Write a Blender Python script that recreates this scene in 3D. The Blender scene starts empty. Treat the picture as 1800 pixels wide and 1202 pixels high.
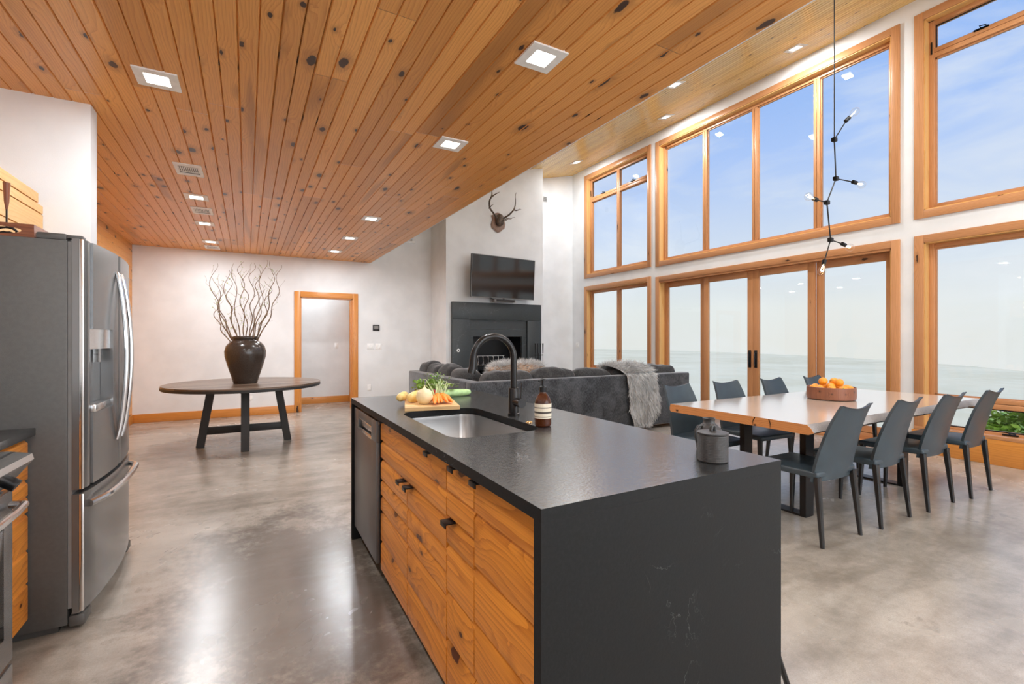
import bpy, bmesh, math, random
from mathutils import Vector, Matrix, noise
from math import sin, cos, pi, radians as R
random.seed(7)
sc = bpy.context.scene
COL = sc.collection

# ------------------------------------------------------------------ camera
CAMH = 1.294
cam = bpy.data.cameras.new('camera'); cam.sensor_width = 36; cam.lens = 36*828/1800
cam.shift_y = -4/1800; cam.clip_start = .05; cam.clip_end = 30000
co = bpy.data.objects.new('camera', cam); COL.objects.link(co)
co.location = (0, 0, CAMH); co.rotation_euler = (R(90), 0, R(-28.9)); sc.camera = co

# ------------------------------------------------------------------ colour management and render options
vs = sc.view_settings
vs.view_transform = 'Standard'; vs.look = 'None'; vs.exposure = 0.0; vs.gamma = 1; vs.use_curve_mapping = False
cy = sc.cycles
cy.use_denoising = True; cy.max_bounces = 10; cy.diffuse_bounces = 6; cy.glossy_bounces = 4
cy.transmission_bounces = 6; cy.transparent_max_bounces = 12; cy.sample_clamp_indirect = 6; cy.caustics_reflective = False
cy.caustics_refractive = False; cy.use_light_tree = True

# ------------------------------------------------------------------ world (sky)
def sky():
    w = bpy.data.worlds.new('sky'); sc.world = w; w.use_nodes = True
    nt = w.node_tree; nt.nodes.clear(); N = nt.nodes.new; L = nt.links.new
    tc = N('ShaderNodeTexCoord'); sp = N('ShaderNodeSeparateXYZ'); L(tc.outputs['Generated'], sp.inputs[0])
    rp = N('ShaderNodeValToRGB'); L(sp.outputs[2], rp.inputs[0])
    e = rp.color_ramp.elements
    e[0].position = 0.0; e[0].color = (.76, .77, .75, 1)
    e[1].position = 1.0; e[1].color = (.10, .26, .72, 1)
    for p, c in ((.06, (.76, .79, .79, 1)), (.17, (.64, .72, .86, 1)), (.33, (.40, .56, .92, 1)), (.55, (.19, .40, .88, 1))):
        x = e.new(p); x.color = c
    mp = N('ShaderNodeMapping'); mp.inputs['Scale'].default_value = (2.2, 2.2, 6.5); L(tc.outputs['Generated'], mp.inputs[0])
    nz = N('ShaderNodeTexNoise'); nz.inputs['Scale'].default_value = 1.6; nz.inputs['Detail'].default_value = 7; nz.inputs['Roughness'].default_value = .58
    nz.inputs['Distortion'].default_value = .5
    L(mp.outputs[0], nz.inputs['Vector'])
    mr = N('ShaderNodeMapRange'); mr.inputs[1].default_value = .46; mr.inputs[2].default_value = .78; mr.inputs[4].default_value = .75
    L(nz.outputs['Fac'], mr.inputs[0])
    mx = N('ShaderNodeMixRGB'); mx.inputs[2].default_value = (.80, .83, .88, 1); L(mr.outputs[0], mx.inputs[0]); L(rp.outputs[0], mx.inputs[1])
    bg = N('ShaderNodeBackground'); bg.inputs[1].default_value = 1.1; L(mx.outputs[0], bg.inputs[0])
    o = N('ShaderNodeOutputWorld'); L(bg.outputs[0], o.inputs[0])
sky()
sun = bpy.data.lights.new('sun', 'SUN'); sun.energy = 4.2; sun.angle = R(3); sun.color = (1, .96, .9)
so = bpy.data.objects.new('sun', sun); COL.objects.link(so)
so.rotation_euler = (R(30), R(-48), 0)      # high behind the house: lights the valley, not the room
def area(name, loc, rot, sx, sy, power, col=(1, 1, 1)):
    l = bpy.data.lights.new(name, 'AREA'); l.shape = 'RECTANGLE'; l.size = sx; l.size_y = sy; l.energy = power; l.color = col
    o = bpy.data.objects.new(name, l); COL.objects.link(o); o.location = loc; o.rotation_euler = rot
    return o
area('rear_fill_light', (3.6, -2.42, 1.9), (R(90), 0, R(180)), 5.5, 2.6, 230, (.84, .92, 1))   # unseen fill lamp added behind the camera; the wall there is closed
area('loft_fill_light', (.3, -2.42, 3.15), (R(90), 0, R(180)), 2.2, .5, 40, (.90, .95, 1))  # unseen fill lamp added at loft height, no window behind it
DL = 17.5      # watts of one recessed downlight
LAMPC = (.94, .975, 1)

# ------------------------------------------------------------------ mesh builder
class B:
    def __init__(s):
        s.bm = bmesh.new(); s.uv = s.bm.loops.layers.uv.new('UVMap'); s.rn = s.bm.faces.layers.float.new('rnd')
        s.k = 0
    def fin(s, long=None, rnd=None, off=None):
        r = random.random()*.98+.01 if rnd is None else rnd
        bm = s.bm; bm.faces.ensure_lookup_table()
        new = [f for f in bm.faces[s.k:] if f[s.rn] == 0]
        if not new: return
        if long is None:
            vs_ = {v for f in new for v in f.verts}
            d = [max(v.co[i] for v in vs_)-min(v.co[i] for v in vs_) for i in range(3)]
            long = d.index(max(d))
        o = (random.random()*50, random.random()*50) if off is None else off
        for f in new:
            f.normal_update(); n = f.normal; a = [abs(n[i]) for i in range(3)]; na = a.index(max(a))
            if na == long: u, v = [i for i in range(3) if i != long]
            else: u = long; v = 3-na-long
            for lp in f.loops:
                c = lp.vert.co; lp[s.uv].uv = (c[u]+o[0], c[v]+o[1])
            f[s.rn] = r
        s.k = len(bm.faces)
    def box(s, x0, x1, y0, y1, z0, z1, bev=0, seg=2, long=None, rnd=None, M=None, off=None):
        g = bmesh.ops.create_cube(s.bm, size=1)
        v = g['verts']
        for w in v: w.co = Vector(((x0+x1)/2+w.co.x*(x1-x0), (y0+y1)/2+w.co.y*(y1-y0), (z0+z1)/2+w.co.z*(z1-z0)))
        if bev:
            es = list({e for w in v for e in w.link_edges})
            r = bmesh.ops.bevel(s.bm, geom=es, offset=bev, segments=seg, profile=.5, affect='EDGES')
            s.fin(long, rnd, off); 
            if M is not None:
                vv = {w for f in s.bm.faces[-(6+12*seg+8*seg*seg):] for w in f.verts} if False else None
        else:
            s.fin(long, rnd, off)
        return s
    def poly(s, pts, axis, a0, a1, long=None, rnd=None, off=None):
        """closed polygon given in the two other axes (in order), extruded along axis"""
        oth = [i for i in range(3) if i != axis]
        def mk(p, a):
            c = [0, 0, 0]; c[oth[0]] = p[0]; c[oth[1]] = p[1]; c[axis] = a; return s.bm.verts.new(c)
        A = [mk(p, a0) for p in pts]; Bv = [mk(p, a1) for p in pts]; n = len(pts)
        fs = [s.bm.faces.new(A), s.bm.faces.new(Bv[::-1])]
        for i in range(n): fs.append(s.bm.faces.new((A[i], Bv[i], Bv[(i+1) % n], A[(i+1) % n])))
        bmesh.ops.recalc_face_normals(s.bm, faces=fs)
        s.fin(axis if long is None else long, rnd, off); return s
    def rings(s, rings, close=True, capa=True, capb=True, long=None, rnd=None):
        vr = [[s.bm.verts.new(p) for p in r] for r in rings]; fs = []
        for a, b in zip(vr, vr[1:]):
            n = len(a)
            for i in range(n if close else n-1):
                fs.append(s.bm.faces.new((a[i], a[(i+1) % n], b[(i+1) % n], b[i])))
        if capa: fs.append(s.bm.faces.new(vr[0][::-1]))
        if capb: fs.append(s.bm.faces.new(vr[-1]))
        if close: bmesh.ops.recalc_face_normals(s.bm, faces=fs)
        s.fin(long, rnd); return s
    def tube(s, path, rad, n=12, rnd=None, sq=None, cap=True):
        path = [Vector(p) for p in path]
        if not isinstance(rad, (list, tuple)): rad = [rad]*len(path)
        rr = []; up = None
        for i, p in enumerate(path):
            t = (path[min(i+1, len(path)-1)]-path[max(i-1, 0)]).normalized()
            if up is None:
                up = Vector((0, 0, 1)) if abs(t.z) < .9 else Vector((1, 0, 0))
            x = up-t*up.dot(t); x.normalize(); up = x; y = t.cross(x)
            rr.append([p+(x*cos(2*pi*k/n+(pi/n))+y*sin(2*pi*k/n+(pi/n)))*rad[i] for k in range(n)])
        return s.rings(rr, rnd=rnd, capa=cap, capb=cap)
    def lathe(s, prof, c=(0, 0, 0), n=32, axis=2, capa=True, capb=True, rnd=None):
        rr = []
        for r, h in prof:
            ring = []
            for k in range(n):
                a = 2*pi*k/n; p = [0, 0, 0]; o = [i for i in range(3) if i != axis]
                p[o[0]] = c[o[0]]+max(r, 1e-4)*cos(a); p[o[1]] = c[o[1]]+max(r, 1e-4)*sin(a); p[axis] = c[axis]+h; ring.append(p)
            rr.append(ring)
        return s.rings(rr, capa=capa, capb=capb, long=axis, rnd=rnd)
    def sq(s, c, h, e=.45, n=28, m=16, wr=0, ws=4, rnd=None, sag=0, e2=None):
        """rounded cushion: superellipsoid with wrinkles"""
        def f(w, p): return math.copysign(abs(w)**p, w)
        e2 = e2 or e; rr = []
        for j in range(m+1):
            ph = -pi/2+pi*j/m; ph = max(min(ph, pi/2-.02), -pi/2+.02); ring = []
            for i in range(n):
                th = 2*pi*i/n
                p = Vector((h[0]*f(cos(ph), e2)*f(cos(th), e), h[1]*f(cos(ph), e2)*f(sin(th), e), h[2]*f(sin(ph), e2)))
                if wr:
                    q = (p+Vector(c))*ws; d = noise.noise(q)*wr+noise.noise(Vector((q.x*2.6, q.y*2.6, q.z*1.2)))*wr*.55; p += p.normalized()*d
                if sag: p.z -= sag*(1-(p.x/h[0])**2)*max(0, p.z/h[2])
                ring.append(p+Vector(c))
            rr.append(ring)
        return s.rings(rr, rnd=rnd)
    def done(s, name, mat, parent=None, ang=35, M=None):
        me = bpy.data.meshes.new(name)
        if M is not None: s.bm.transform(M)
        s.bm.to_mesh(me); s.bm.free()
        for m in (mat if isinstance(mat, (list, tuple)) else [mat]): me.materials.append(m)
        me.shade_smooth(); me.set_sharp_from_angle(angle=R(ang))
        o = bpy.data.objects.new(name, me); COL.objects.link(o)
        if parent is not None:
            o.parent = parent; o.matrix_parent_inverse = parent.matrix_world_inv if False else Matrix.Translation(-Vector(parent.location)) if parent.type == 'EMPTY' and parent.rotation_euler.z == 0 else Matrix()
        return o

def tag(o, label=None, cat=None, group=None, kind=None):
    if label: o['label'] = label
    if cat: o['category'] = cat
    if group: o['group'] = group
    if kind: o['kind'] = kind
    return o
def thing(name, loc, label, cat, group=None):
    o = bpy.data.objects.new(name, None); COL.objects.link(o); o.location = loc; o.empty_display_size = .1
    return tag(o, label, cat, group)
def struct(o): o['kind'] = 'structure'; return o
def sgroup(name, loc=(0, 0, 0)):
    o = bpy.data.objects.new(name, None); COL.objects.link(o); o.location = loc; o['kind'] = 'structure'; return o
def sub(o, parent):
    """make o a child of the mesh object parent, both built in the same space"""
    o.parent = parent; o.matrix_parent_inverse = Matrix(); return o
def copy_tree(o, parent=None):
    c = o.copy(); COL.objects.link(c)
    if parent is not None: c.parent = parent
    for ch in list(o.children): copy_tree(ch, c)
    return c

# ------------------------------------------------------------------ materials
def newmat(name):
    m = bpy.data.materials.new(name); m.use_nodes = True; nt = m.node_tree
    return m, nt, nt.nodes['Principled BSDF']
class G:
    """little node-graph helper"""
    def __init__(s, nt): s.nt = nt
    def n(s, t, ins=None, **kw):
        o = s.nt.nodes.new('ShaderNode'+t)
        for k, v in kw.items(): setattr(o, k, v)
        for k, v in (ins or {}).items():
            i = o.inputs[k]
            if isinstance(v, bpy.types.NodeSocket): s.nt.links.new(v, i)
            else:
                if isinstance(v, tuple) and len(v) == 3 and i.type == 'RGBA': v = (*v, 1)
                i.default_value = v
        return o
    def m(s, op, a, b=0.0, c=0.0, clamp=False):
        o = s.n('Math', {0: a, 1: b, 2: c}, operation=op); o.use_clamp = clamp; return o.outputs[0]
    def mix(s, f, a, b, mode='MIX'):
        return s.n('MixRGB', {0: f, 1: a, 2: b}, blend_type=mode).outputs[0]
    def ss(s, v, a, b, lo=0., hi=1.):
        return s.n('MapRange', {0: v, 1: a, 2: b, 3: lo, 4: hi}, interpolation_type='SMOOTHSTEP').outputs[0]
    def noise(s, vec, sc_, det=3., rough=.5, dist=0., dim='3D'):
        return s.n('TexNoise', {'Vector': vec, 'Scale': sc_, 'Detail': det, 'Roughness': rough, 'Distortion': dist}, noise_dimensions=dim).outputs['Fac']
    def bump(s, bsdf, h, strength=.2, dist=.01):
        b = s.n('Bump', {'Height': h, 'Strength': strength, 'Distance': dist}); s.nt.links.new(b.outputs[0], bsdf.inputs['Normal'])
def plain(name, col, rough=.5, metal=0., spec=.5, var=0., vs_=20., bump=0., bs=200., em=None, es=1., coat=0.):
    m, nt, b = newmat(name); g = G(nt)
    b.inputs['Roughness'].default_value = rough; b.inputs['Metallic'].default_value = metal; b.inputs['Specular IOR Level'].default_value = spec
    b.inputs['Base Color'].default_value = (*col, 1); b.inputs['Coat Weight'].default_value = coat
    tc = g.n('TexCoord').outputs['Object']
    v = g.noise(tc, vs_, 4)
    f = g.ss(v, .3, .7)
    d = tuple(c*(1-max(var, .06)) for c in col); l = tuple(min(1, c*(1+max(var, .06)*.6)) for c in col)
    nt.links.new(g.mix(f, d, l), b.inputs['Base Color'])
    if bump: g.bump(b, g.noise(tc, bs, 2), bump, .004)
    if em: b.inputs['Emission Color'].default_value = (*em, 1); b.inputs['Emission Strength'].default_value = es
    return m
def wood(name, c1, c2, knot=(.05, .02, .01), dens=.35, ku=3.2, kv=7., ring=55., rough=.38, bump=.12, dark=.0, vary=.25, ksize=1., coat=0., warpv=6., spec=.5, ior=1.5):
    m, nt, b = newmat(name); g = G(nt)
    uv = g.n('UVMap').outputs[0]; sp = g.n('SeparateXYZ', {0: uv}); U, V = sp.outputs[0], sp.outputs[1]
    rn = g.n('Attribute', attribute_name='rnd').outputs['Fac']
    U = g.m('ADD', U, g.m('MULTIPLY', rn, 41.7))
    vec = lambda a, c: g.n('CombineXYZ', {0: g.m('MULTIPLY', U, a), 1: g.m('MULTIPLY', V, c), 2: g.m('MULTIPLY', rn, 13.)}).outputs[0]
    # knots
    wob = g.m('MULTIPLY', g.m('SUBTRACT', g.noise(vec(20, 20), 1., 2), .5), .16)
    vo = g.n('TexVoronoi', {'Vector': vec(ku, kv), 'Scale': 1., 'Randomness': .95}, voronoi_dimensions='2D')
    vsp = g.n('SeparateColor', {0: vo.outputs['Color']})
    keep = g.m('GREATER_THAN', vsp.outputs[0], 1-dens)
    rad = g.m('MULTIPLY_ADD', g.m('POWER', vsp.outputs[1], 2.), .11*ksize, .035*ksize)
    d = g.m('ADD', vo.outputs['Distance'], wob)
    q = g.m('DIVIDE', d, rad)
    kn = g.m('MULTIPLY', g.ss(q, 1.15, .85), keep)
    halo = g.m('MULTIPLY', g.ss(q, 3.2, 1.), keep)
    pert = g.m('MULTIPLY', g.m('MULTIPLY', g.ss(d, .5, 0.), keep), 2.2)
    w1 = g.m('MULTIPLY', g.m('SUBTRACT', g.noise(vec(.9, warpv), 1., 2), .5), 9.)
    ph = g.m('ADD', g.m('ADD', g.m('MULTIPLY', V, ring), w1), pert)
    saw = g.m('FRACT', ph)
    line = g.m('POWER', saw, 3.)
    fib = g.noise(vec(5, 260), 1., 2)
    f = g.m('MULTIPLY_ADD', line, .65, g.m('MULTIPLY', g.ss(fib, .35, .7), .35), clamp=True)
    big = g.noise(vec(.5, 3.), 1., 2)
    base = g.mix(f, c1, c2)
    tone = g.m('ADD', g.m('MULTIPLY', g.m('SUBTRACT', rn, .5), vary), g.m('MULTIPLY_ADD', big, vary*.8, 1-vary*.4))
    base = g.mix(1., base, g.n('CombineXYZ', {0: tone, 1: g.m('POWER', tone, 1.25), 2: g.m('POWER', tone, 1.5)}).outputs[0], 'MULTIPLY')
    if dark:
        st = g.m('MULTIPLY', g.ss(g.noise(vec(.35, 5.), 1., 2, .5, .6), .60, .72), dark)
        base = g.mix(st, base, tuple(c*.45 for c in c2))
    base = g.mix(g.m('MULTIPLY', halo, .45), base, tuple(c*.55 for c in c2))
    base = g.mix(kn, base, knot)
    nt.links.new(base, b.inputs['Base Color'])
    b.inputs['Roughness'].default_value = rough; b.inputs['Coat Weight'].default_value = coat; b.inputs['Coat Roughness'].default_value = .15
    b.inputs['Specular IOR Level'].default_value = spec; b.inputs['IOR'].default_value = ior
    g.bump(b, g.m('ADD', g.m('MULTIPLY', f, .5), g.m('MULTIPLY', kn, .6)), bump, .002)
    return m
def floor_mat():
    m, nt, b = newmat('polished_concrete'); g = G(nt)
    P = g.n('TexCoord').outputs['Object']; s = g.n('SeparateXYZ', {0: P})
    n1 = g.noise(P, .55, 6, .6, .6); n2 = g.noise(P, 3.2, 7, .58, .4); n3 = g.noise(P, 22, 6, .7); n4 = g.noise(P, 160, 3, .6)
    mp = g.n('Mapping', {'Vector': P, 'Rotation': (0, 0, .5), 'Scale': (1.2, 5, 1)}).outputs[0]
    n5 = g.noise(mp, 1.3, 6, .55, .5)
    v = g.m('ADD', g.m('MULTIPLY', n1, .42), g.m('ADD', g.m('MULTIPLY', n2, .22), g.m('ADD', g.m('MULTIPLY', n5, .24), g.m('MULTIPLY', n3, .12))))
    base = g.mix(g.ss(v, .37, .63), (.235, .20, .16), (.52, .465, .40))
    # the worn stain patch between the fridge and the island
    dx = g.m('SUBTRACT', s.outputs[0], .18); dy = g.m('SUBTRACT', s.outputs[1], 2.75)
    rr = g.m('SQRT', g.m('ADD', g.m('POWER', g.m('DIVIDE', dx, .62), 2.), g.m('POWER', g.m('DIVIDE', dy, 1.15), 2.)))
    rr = g.m('ADD', rr, g.m('MULTIPLY', g.m('SUBTRACT', n2, .5), 1.7))
    rr = g.m('ADD', rr, g.m('MULTIPLY', g.m('SUBTRACT', n3, .5), 1.1))
    base = g.mix(g.ss(rr, 1.25, .55, 0., .74), base, (.085, .068, .052))
    base = g.mix(g.ss(g.m('ADD', n2, g.m('MULTIPLY', n3, .35)), .80, .90, 0., .45), base, (.10, .085, .07))
    base = g.mix(g.m('MULTIPLY', g.ss(n4, .35, .65), .22), base, (.16, .14, .12))
    # saw-cut control joints
    j = g.m('LESS_THAN', g.m('ABSOLUTE', g.m('SUBTRACT', s.outputs[1], 6.62)), .004)
    base = g.mix(g.m('MULTIPLY', j, .6), base, (.08, .07, .06))
    nt.links.new(base, b.inputs['Base Color'])
    nt.links.new(g.ss(n1, .3, .7, .21, .30), b.inputs['Roughness'])
    b.inputs['Specular IOR Level'].default_value = 1.; b.inputs['IOR'].default_value = 1.6
    g.bump(b, g.m('ADD', g.m('MULTIPLY', n3, .15), g.noise(P, 6, 2)), .03, .01)
    return m
def granite(name, base, rough=(.22, .34), bump=.5, vein=.5, bs=120., spec=.5, ior=1.5):
    m, nt, b = newmat(name); g = G(nt); P = g.n('TexCoord').outputs['Object']
    n = g.noise(P, 90, 5, .7); n2 = g.noise(P, 3.5, 5, .6, 1.5); n3 = g.noise(P, 300, 2)
    c = g.mix(g.ss(n, .35, .75), base, tuple(x*1.5+.002 for x in base)); b.inputs['Specular IOR Level'].default_value = spec; b.inputs['IOR'].default_value = ior
    c = g.mix(g.m('MULTIPLY', g.ss(n3, .66, .8), .08), c, (.20, .21, .21))
    v = g.m('ABSOLUTE', g.m('SUBTRACT', n2, .5))
    mk = g.m('MULTIPLY', g.ss(v, .006, .0), g.ss(g.noise(P, 2.1, 3), .5, .62))
    c = g.mix(g.m('MULTIPLY', mk, vein), c, (.22, .23, .23))
    nt.links.new(c, b.inputs['Base Color'])
    nt.links.new(g.ss(n, .3, .7, rough[0], rough[1]), b.inputs['Roughness'])
    g.bump(b, g.m('ADD', g.noise(P, bs, 3, .6), g.m('MULTIPLY', g.noise(P, bs*.3, 2), .6)), bump, .0022)
    return m
def steel(name, col, rough=.28, axis=(1, 1, 60), metal=1., amt=.08, rv=.06):
    m, nt, b = newmat(name); g = G(nt); P = g.n('TexCoord').outputs['Object']
    mp = g.n('Mapping', {'Vector': P, 'Scale': axis}).outputs[0]
    n = g.noise(mp, 14, 3)
    nt.links.new(g.mix(n, tuple(c*(1-amt) for c in col), tuple(c*(1+amt) for c in col)), b.inputs['Base Color'])
    nt.links.new(g.ss(n, .3, .7, rough-rv, rough+rv), b.inputs['Roughness'])
    b.inputs['Metallic'].default_value = metal
    return m
def glass_thin(name, tint=(.97, .985, .98), refl=.9):
    m, nt, b = newmat(name); g = G(nt); nt.nodes.remove(b)
    bf = g.n('NewGeometry').outputs['Backfacing']; fr = g.n('Fresnel', {'IOR': g.m('MULTIPLY_ADD', bf, 1/1.35-1.35, 1.35)}).outputs[0]
    P = g.n('TexCoord').outputs['Object']
    tn = g.mix(g.noise(P, .8, 2), tint, tuple(min(1, c*1.01) for c in tint))
    t = g.n('BsdfTransparent', {0: tn}).outputs[0]; gl = g.n('BsdfGlossy', {'Color': (1, 1, 1), 'Roughness': 0.}).outputs[0]
    mx = g.n('MixShader', {0: g.m('MULTIPLY', fr, refl), 1: t, 2: gl}).outputs[0]
    nt.links.new(mx, nt.nodes['Material Output'].inputs[0]); return m
def fabric(name, c1, c2, rough=.85, sheen=.6, st=(40, 40, 12), sc_=3.):
    m, nt, b = newmat(name); g = G(nt); P = g.n('TexCoord').outputs['Object']
    mp = g.n('Mapping', {'Vector': P, 'Scale': st}).outputs[0]
    n = g.noise(mp, sc_, 5, .65); n2 = g.noise(P, 5, 4, .6, .7)
    f = g.m('ADD', g.m('MULTIPLY', g.ss(n, .35, .68), .6), g.m('MULTIPLY', g.ss(n2, .35, .65), .4))
    nt.links.new(g.mix(f, c1, c2), b.inputs['Base Color']); b.inputs['Roughness'].default_value = rough
    b.inputs['Sheen Weight'].default_value = sheen; b.inputs['Sheen Roughness'].default_value = .35; b.inputs['Specular IOR Level'].default_value = .2
    g.bump(b, n, .25, .004); return m
def leather(name, c):
    m, nt, b = newmat(name); g = G(nt); P = g.n('TexCoord').outputs['Object']
    n = g.noise(P, 420, 3, .6); n2 = g.noise(P, 9, 4)
    nt.links.new(g.mix(g.ss(n2, .3, .7), tuple(x*.82 for x in c), tuple(x*1.15 for x in c)), b.inputs['Base Color'])
    nt.links.new(g.ss(n2, .3, .7, .32, .42), b.inputs['Roughness'])
    g.bump(b, n, .35, .0012); return m

M = {}
M['wall'] = plain('white_paint', (.79, .80, .81), .62, var=.03, vs_=2.5, bump=.12, bs=260, spec=.3)
M['ceil'] = wood('knotty_pine_boards', (.78, .37, .10), (.58, .225, .05), dens=.62, ku=2.6, kv=5.6, ring=60, rough=.36, vary=.26, dark=.5, ksize=1.0, warpv=5.)
M['hiceil'] = wood('pine_beadboard', (.82, .54, .19), (.66, .39, .11), dens=.30, ku=4., kv=11., ring=70, rough=.22, vary=.22, ksize=.75)
M['trim'] = wood('fir_trim', (.58, .28, .125), (.42, .18, .07), dens=.16, ku=1.6, kv=5., ring=75, rough=.34, vary=.16, ksize=.7)
M['base'] = wood('orange_pine_trim', (.68, .28, .06), (.54, .19, .035), dens=.22, ku=1.5, kv=5., ring=45, rough=.3, vary=.12, ksize=.7)
M['front'] = wood('amber_cabinet_pine', (.80, .30, .042), (.47, .135, .015), knot=(.10, .025, .008), dens=.5, ku=2.6, kv=5.2, ring=30, rough=.3, vary=.22, ksize=.95, dark=.35, warpv=7.)
M['pale'] = wood('pale_pine_and_lit_jamb', (.76, .45, .17), (.64, .33, .10), dens=.12, ku=2., kv=6., ring=26, rough=.35, vary=.12)
M['slab'] = wood('glare_paled_slab', (.80, .70, .59), (.71, .60, .49), dens=.10, ku=.9, kv=3., ring=30, rough=.17, vary=.2, bump=.05, spec=1., coat=1., ior=1.8)  # tabletop wood whitened to carry window glare in its colour
M['slabend'] = wood('sawn_slab_edge', (.62, .27, .09), (.45, .17, .05), dens=.2, ku=6, kv=9., ring=90, rough=.45, vary=.15)
M['bark'] = granite('grey_live_edge', (.26, .235, .22), (.4, .6), 1., .8, 40.)
M['dark'] = wood('dark_table_planks', (.19, .13, .09), (.07, .045, .03), knot=(.02, .015, .01), dens=.25, ku=2, kv=6, ring=60, rough=.3, vary=.9, bump=.3)
M['blackwood'] = wood('black_stained_wood', (.028, .026, .025), (.014, .013, .012), dens=.1, ring=80, rough=.5, vary=.2, bump=.4)
M['redwood'] = wood('red_brown_wood', (.28, .09, .035), (.17, .045, .018), dens=.1, ring=70, rough=.35, vary=.2)
M['bowl'] = wood('burl_wood', (.27, .10, .05), (.13, .045, .028), dens=.6, ku=12, kv=14, ring=120, rough=.35, vary=.3)
M['bamboo'] = wood('bamboo', (.80, .55, .27), (.66, .40, .17), dens=.0, ring=120, rough=.4, vary=.3)
M['floor'] = floor_mat()
M['granite'] = granite('black_leathered_granite', (.011, .0115, .0118), (.18, .26), .26, .6, spec=1., ior=2.4)
M['granite_side'] = granite('black_granite_face', (.009, .0095, .0098), (.5, .6), .15, .5, spec=.22)
M['slate'] = granite('fireplace_slate', (.030, .036, .038), (.38, .5), .3, .55)
M['fsteel'] = steel('slate_steel_door', (.27, .272, .272), .24, axis=(1, 40, 1), amt=.015, metal=.75, rv=.012)
M['fside'] = plain('fridge_side_enamel', (.115, .113, .108), .42, metal=.4, var=.05, vs_=60, bump=.15, bs=700)
M['chrome'] = steel('satin_steel', (.72, .71, .70), .2)
M['sink'] = steel('brushed_sink_steel', (.42, .41, .40), .3, axis=(1, 30, 1), amt=.02, rv=.015)
M['dw'] = steel('dark_slate_steel', (.17, .18, .19), .34, axis=(1, 40, 1), metal=.6, amt=.02, rv=.012)
M['rubber'] = plain('grey_gasket', (.22, .215, .21), .6)
M['black'] = plain('matt_black_metal', (.008, .008, .009), .38, metal=.3)
M['blackgl'] = plain('gloss_black', (.008, .008, .008), .08)
M['faucet'] = plain('black_bronze', (.022, .020, .019), .26, metal=.6, spec=.6)
M['iron'] = plain('dark_iron', (.03, .025, .022), .45, metal=.5)
M['white'] = plain('white_plastic', (.88, .88, .87), .4)
M['lens'] = plain('lamp_lens', (1, 1, 1), .5, em=(1, .93, .82), es=12)
M['glass'] = glass_thin('window_glass')
M['tvglass'] = plain('tv_screen', (.012, .012, .013), .1, spec=.8)
M['sofa'] = fabric('charcoal_chenille', (.014, .016, .019), (.115, .12, .13))
M['cush'] = fabric('charcoal_velvet', (.020, .020, .021), (.075, .073, .072), sheen=.5, st=(20, 20, 20))
M['leather'] = leather('blue_black_leather', (.036, .055, .069))
M['leg'] = leather('leather_wrapped_leg', (.014, .014, .015))
M['fur'] = plain('grey_fur', (.66, .66, .655), .7, var=.25, vs_=6)
M['furb'] = plain('brown_fur', (.50, .35, .25), .7, var=.3, vs_=9)
M['vase'] = granite('dark_bronze_glaze', (.040, .030, .024), (.14, .26), .3, .2, 30.)
M['jar'] = plain('grey_stoneware', (.036, .034, .033), .42, var=.15, vs_=40, bump=.3, bs=120)
M['twig'] = plain('willow_bark', (.20, .125, .065), .6, var=.4, vs_=30)
M['leaf'] = plain('fresh_leaf', (.35, .45, .10), .5, var=.3, vs_=60)
M['orange'] = plain('orange_peel', (.90, .33, .02), .38, var=.12, vs_=50, bump=.3, bs=500)
M['antler'] = plain('antler', (.10, .065, .042), .5, var=.5, vs_=22)
M['plaque'] = wood('mount_plaque', (.30, .185, .13), (.16, .09, .06), dens=.1, rough=.5)
M['brass'] = plain('brass', (.75, .52, .25), .22, metal=1.)
M['carrot'] = plain('carrot', (.92, .27, .03), .45, var=.2, vs_=80)
M['onion'] = plain('onion_skin', (.86, .70, .42), .32, var=.15, vs_=14)
M['parsnip'] = plain('squash_skin', (.82, .58, .20), .4, var=.18, vs_=30)
M['radish'] = plain('radish', (.70, .05, .04), .35, var=.2, vs_=30)
M['green'] = plain('vegetable_green', (.20, .36, .06), .5, var=.4, vs_=70)
M['pgreen'] = plain('pale_stalk', (.62, .74, .42), .5, var=.2, vs_=40)
M['zuc'] = plain('pale_green_squash', (.40, .60, .26), .35, var=.15, vs_=50)
def glassmat(name, col, rough=0.03):
    m, nt, b = newmat(name); g = G(nt); P = g.n('TexCoord').outputs['Object']
    nt.links.new(g.mix(g.noise(P, 5, 2), col, tuple(min(1, c*1.1) for c in col)), b.inputs['Base Color'])
    b.inputs['Roughness'].default_value = rough; b.inputs['Transmission Weight'].default_value = .55; b.inputs['IOR'].default_value = 1.4; return m
M['amber'] = glassmat('amber_glass', (.13, .032, .007))
M['bulb'] = glass_thin('clear_bulb', (.98, .97, .95), 1.)
M['fil'] = plain('glowing_filament', (1, .8, .5), .5, em=(1, .72, .40), es=40)
M['label'] = plain('cream_label', (.84, .76, .60), .6)
M['ink'] = plain('label_ink', (.06, .05, .04), .6)

# ------------------------------------------------------------------ room shell
RX = 6.74; BY = 9.2; LX = -1.62; CH = 2.76; NY = -2.6
def hz(x): return 5.23+.24*(x-RX)      # height of the sloping ceiling
b = B(); b.box(LX-.2, RX+.4, NY-.2, 10.6, -.15, 0); struct(b.done('floor', M['floor']))

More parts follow.
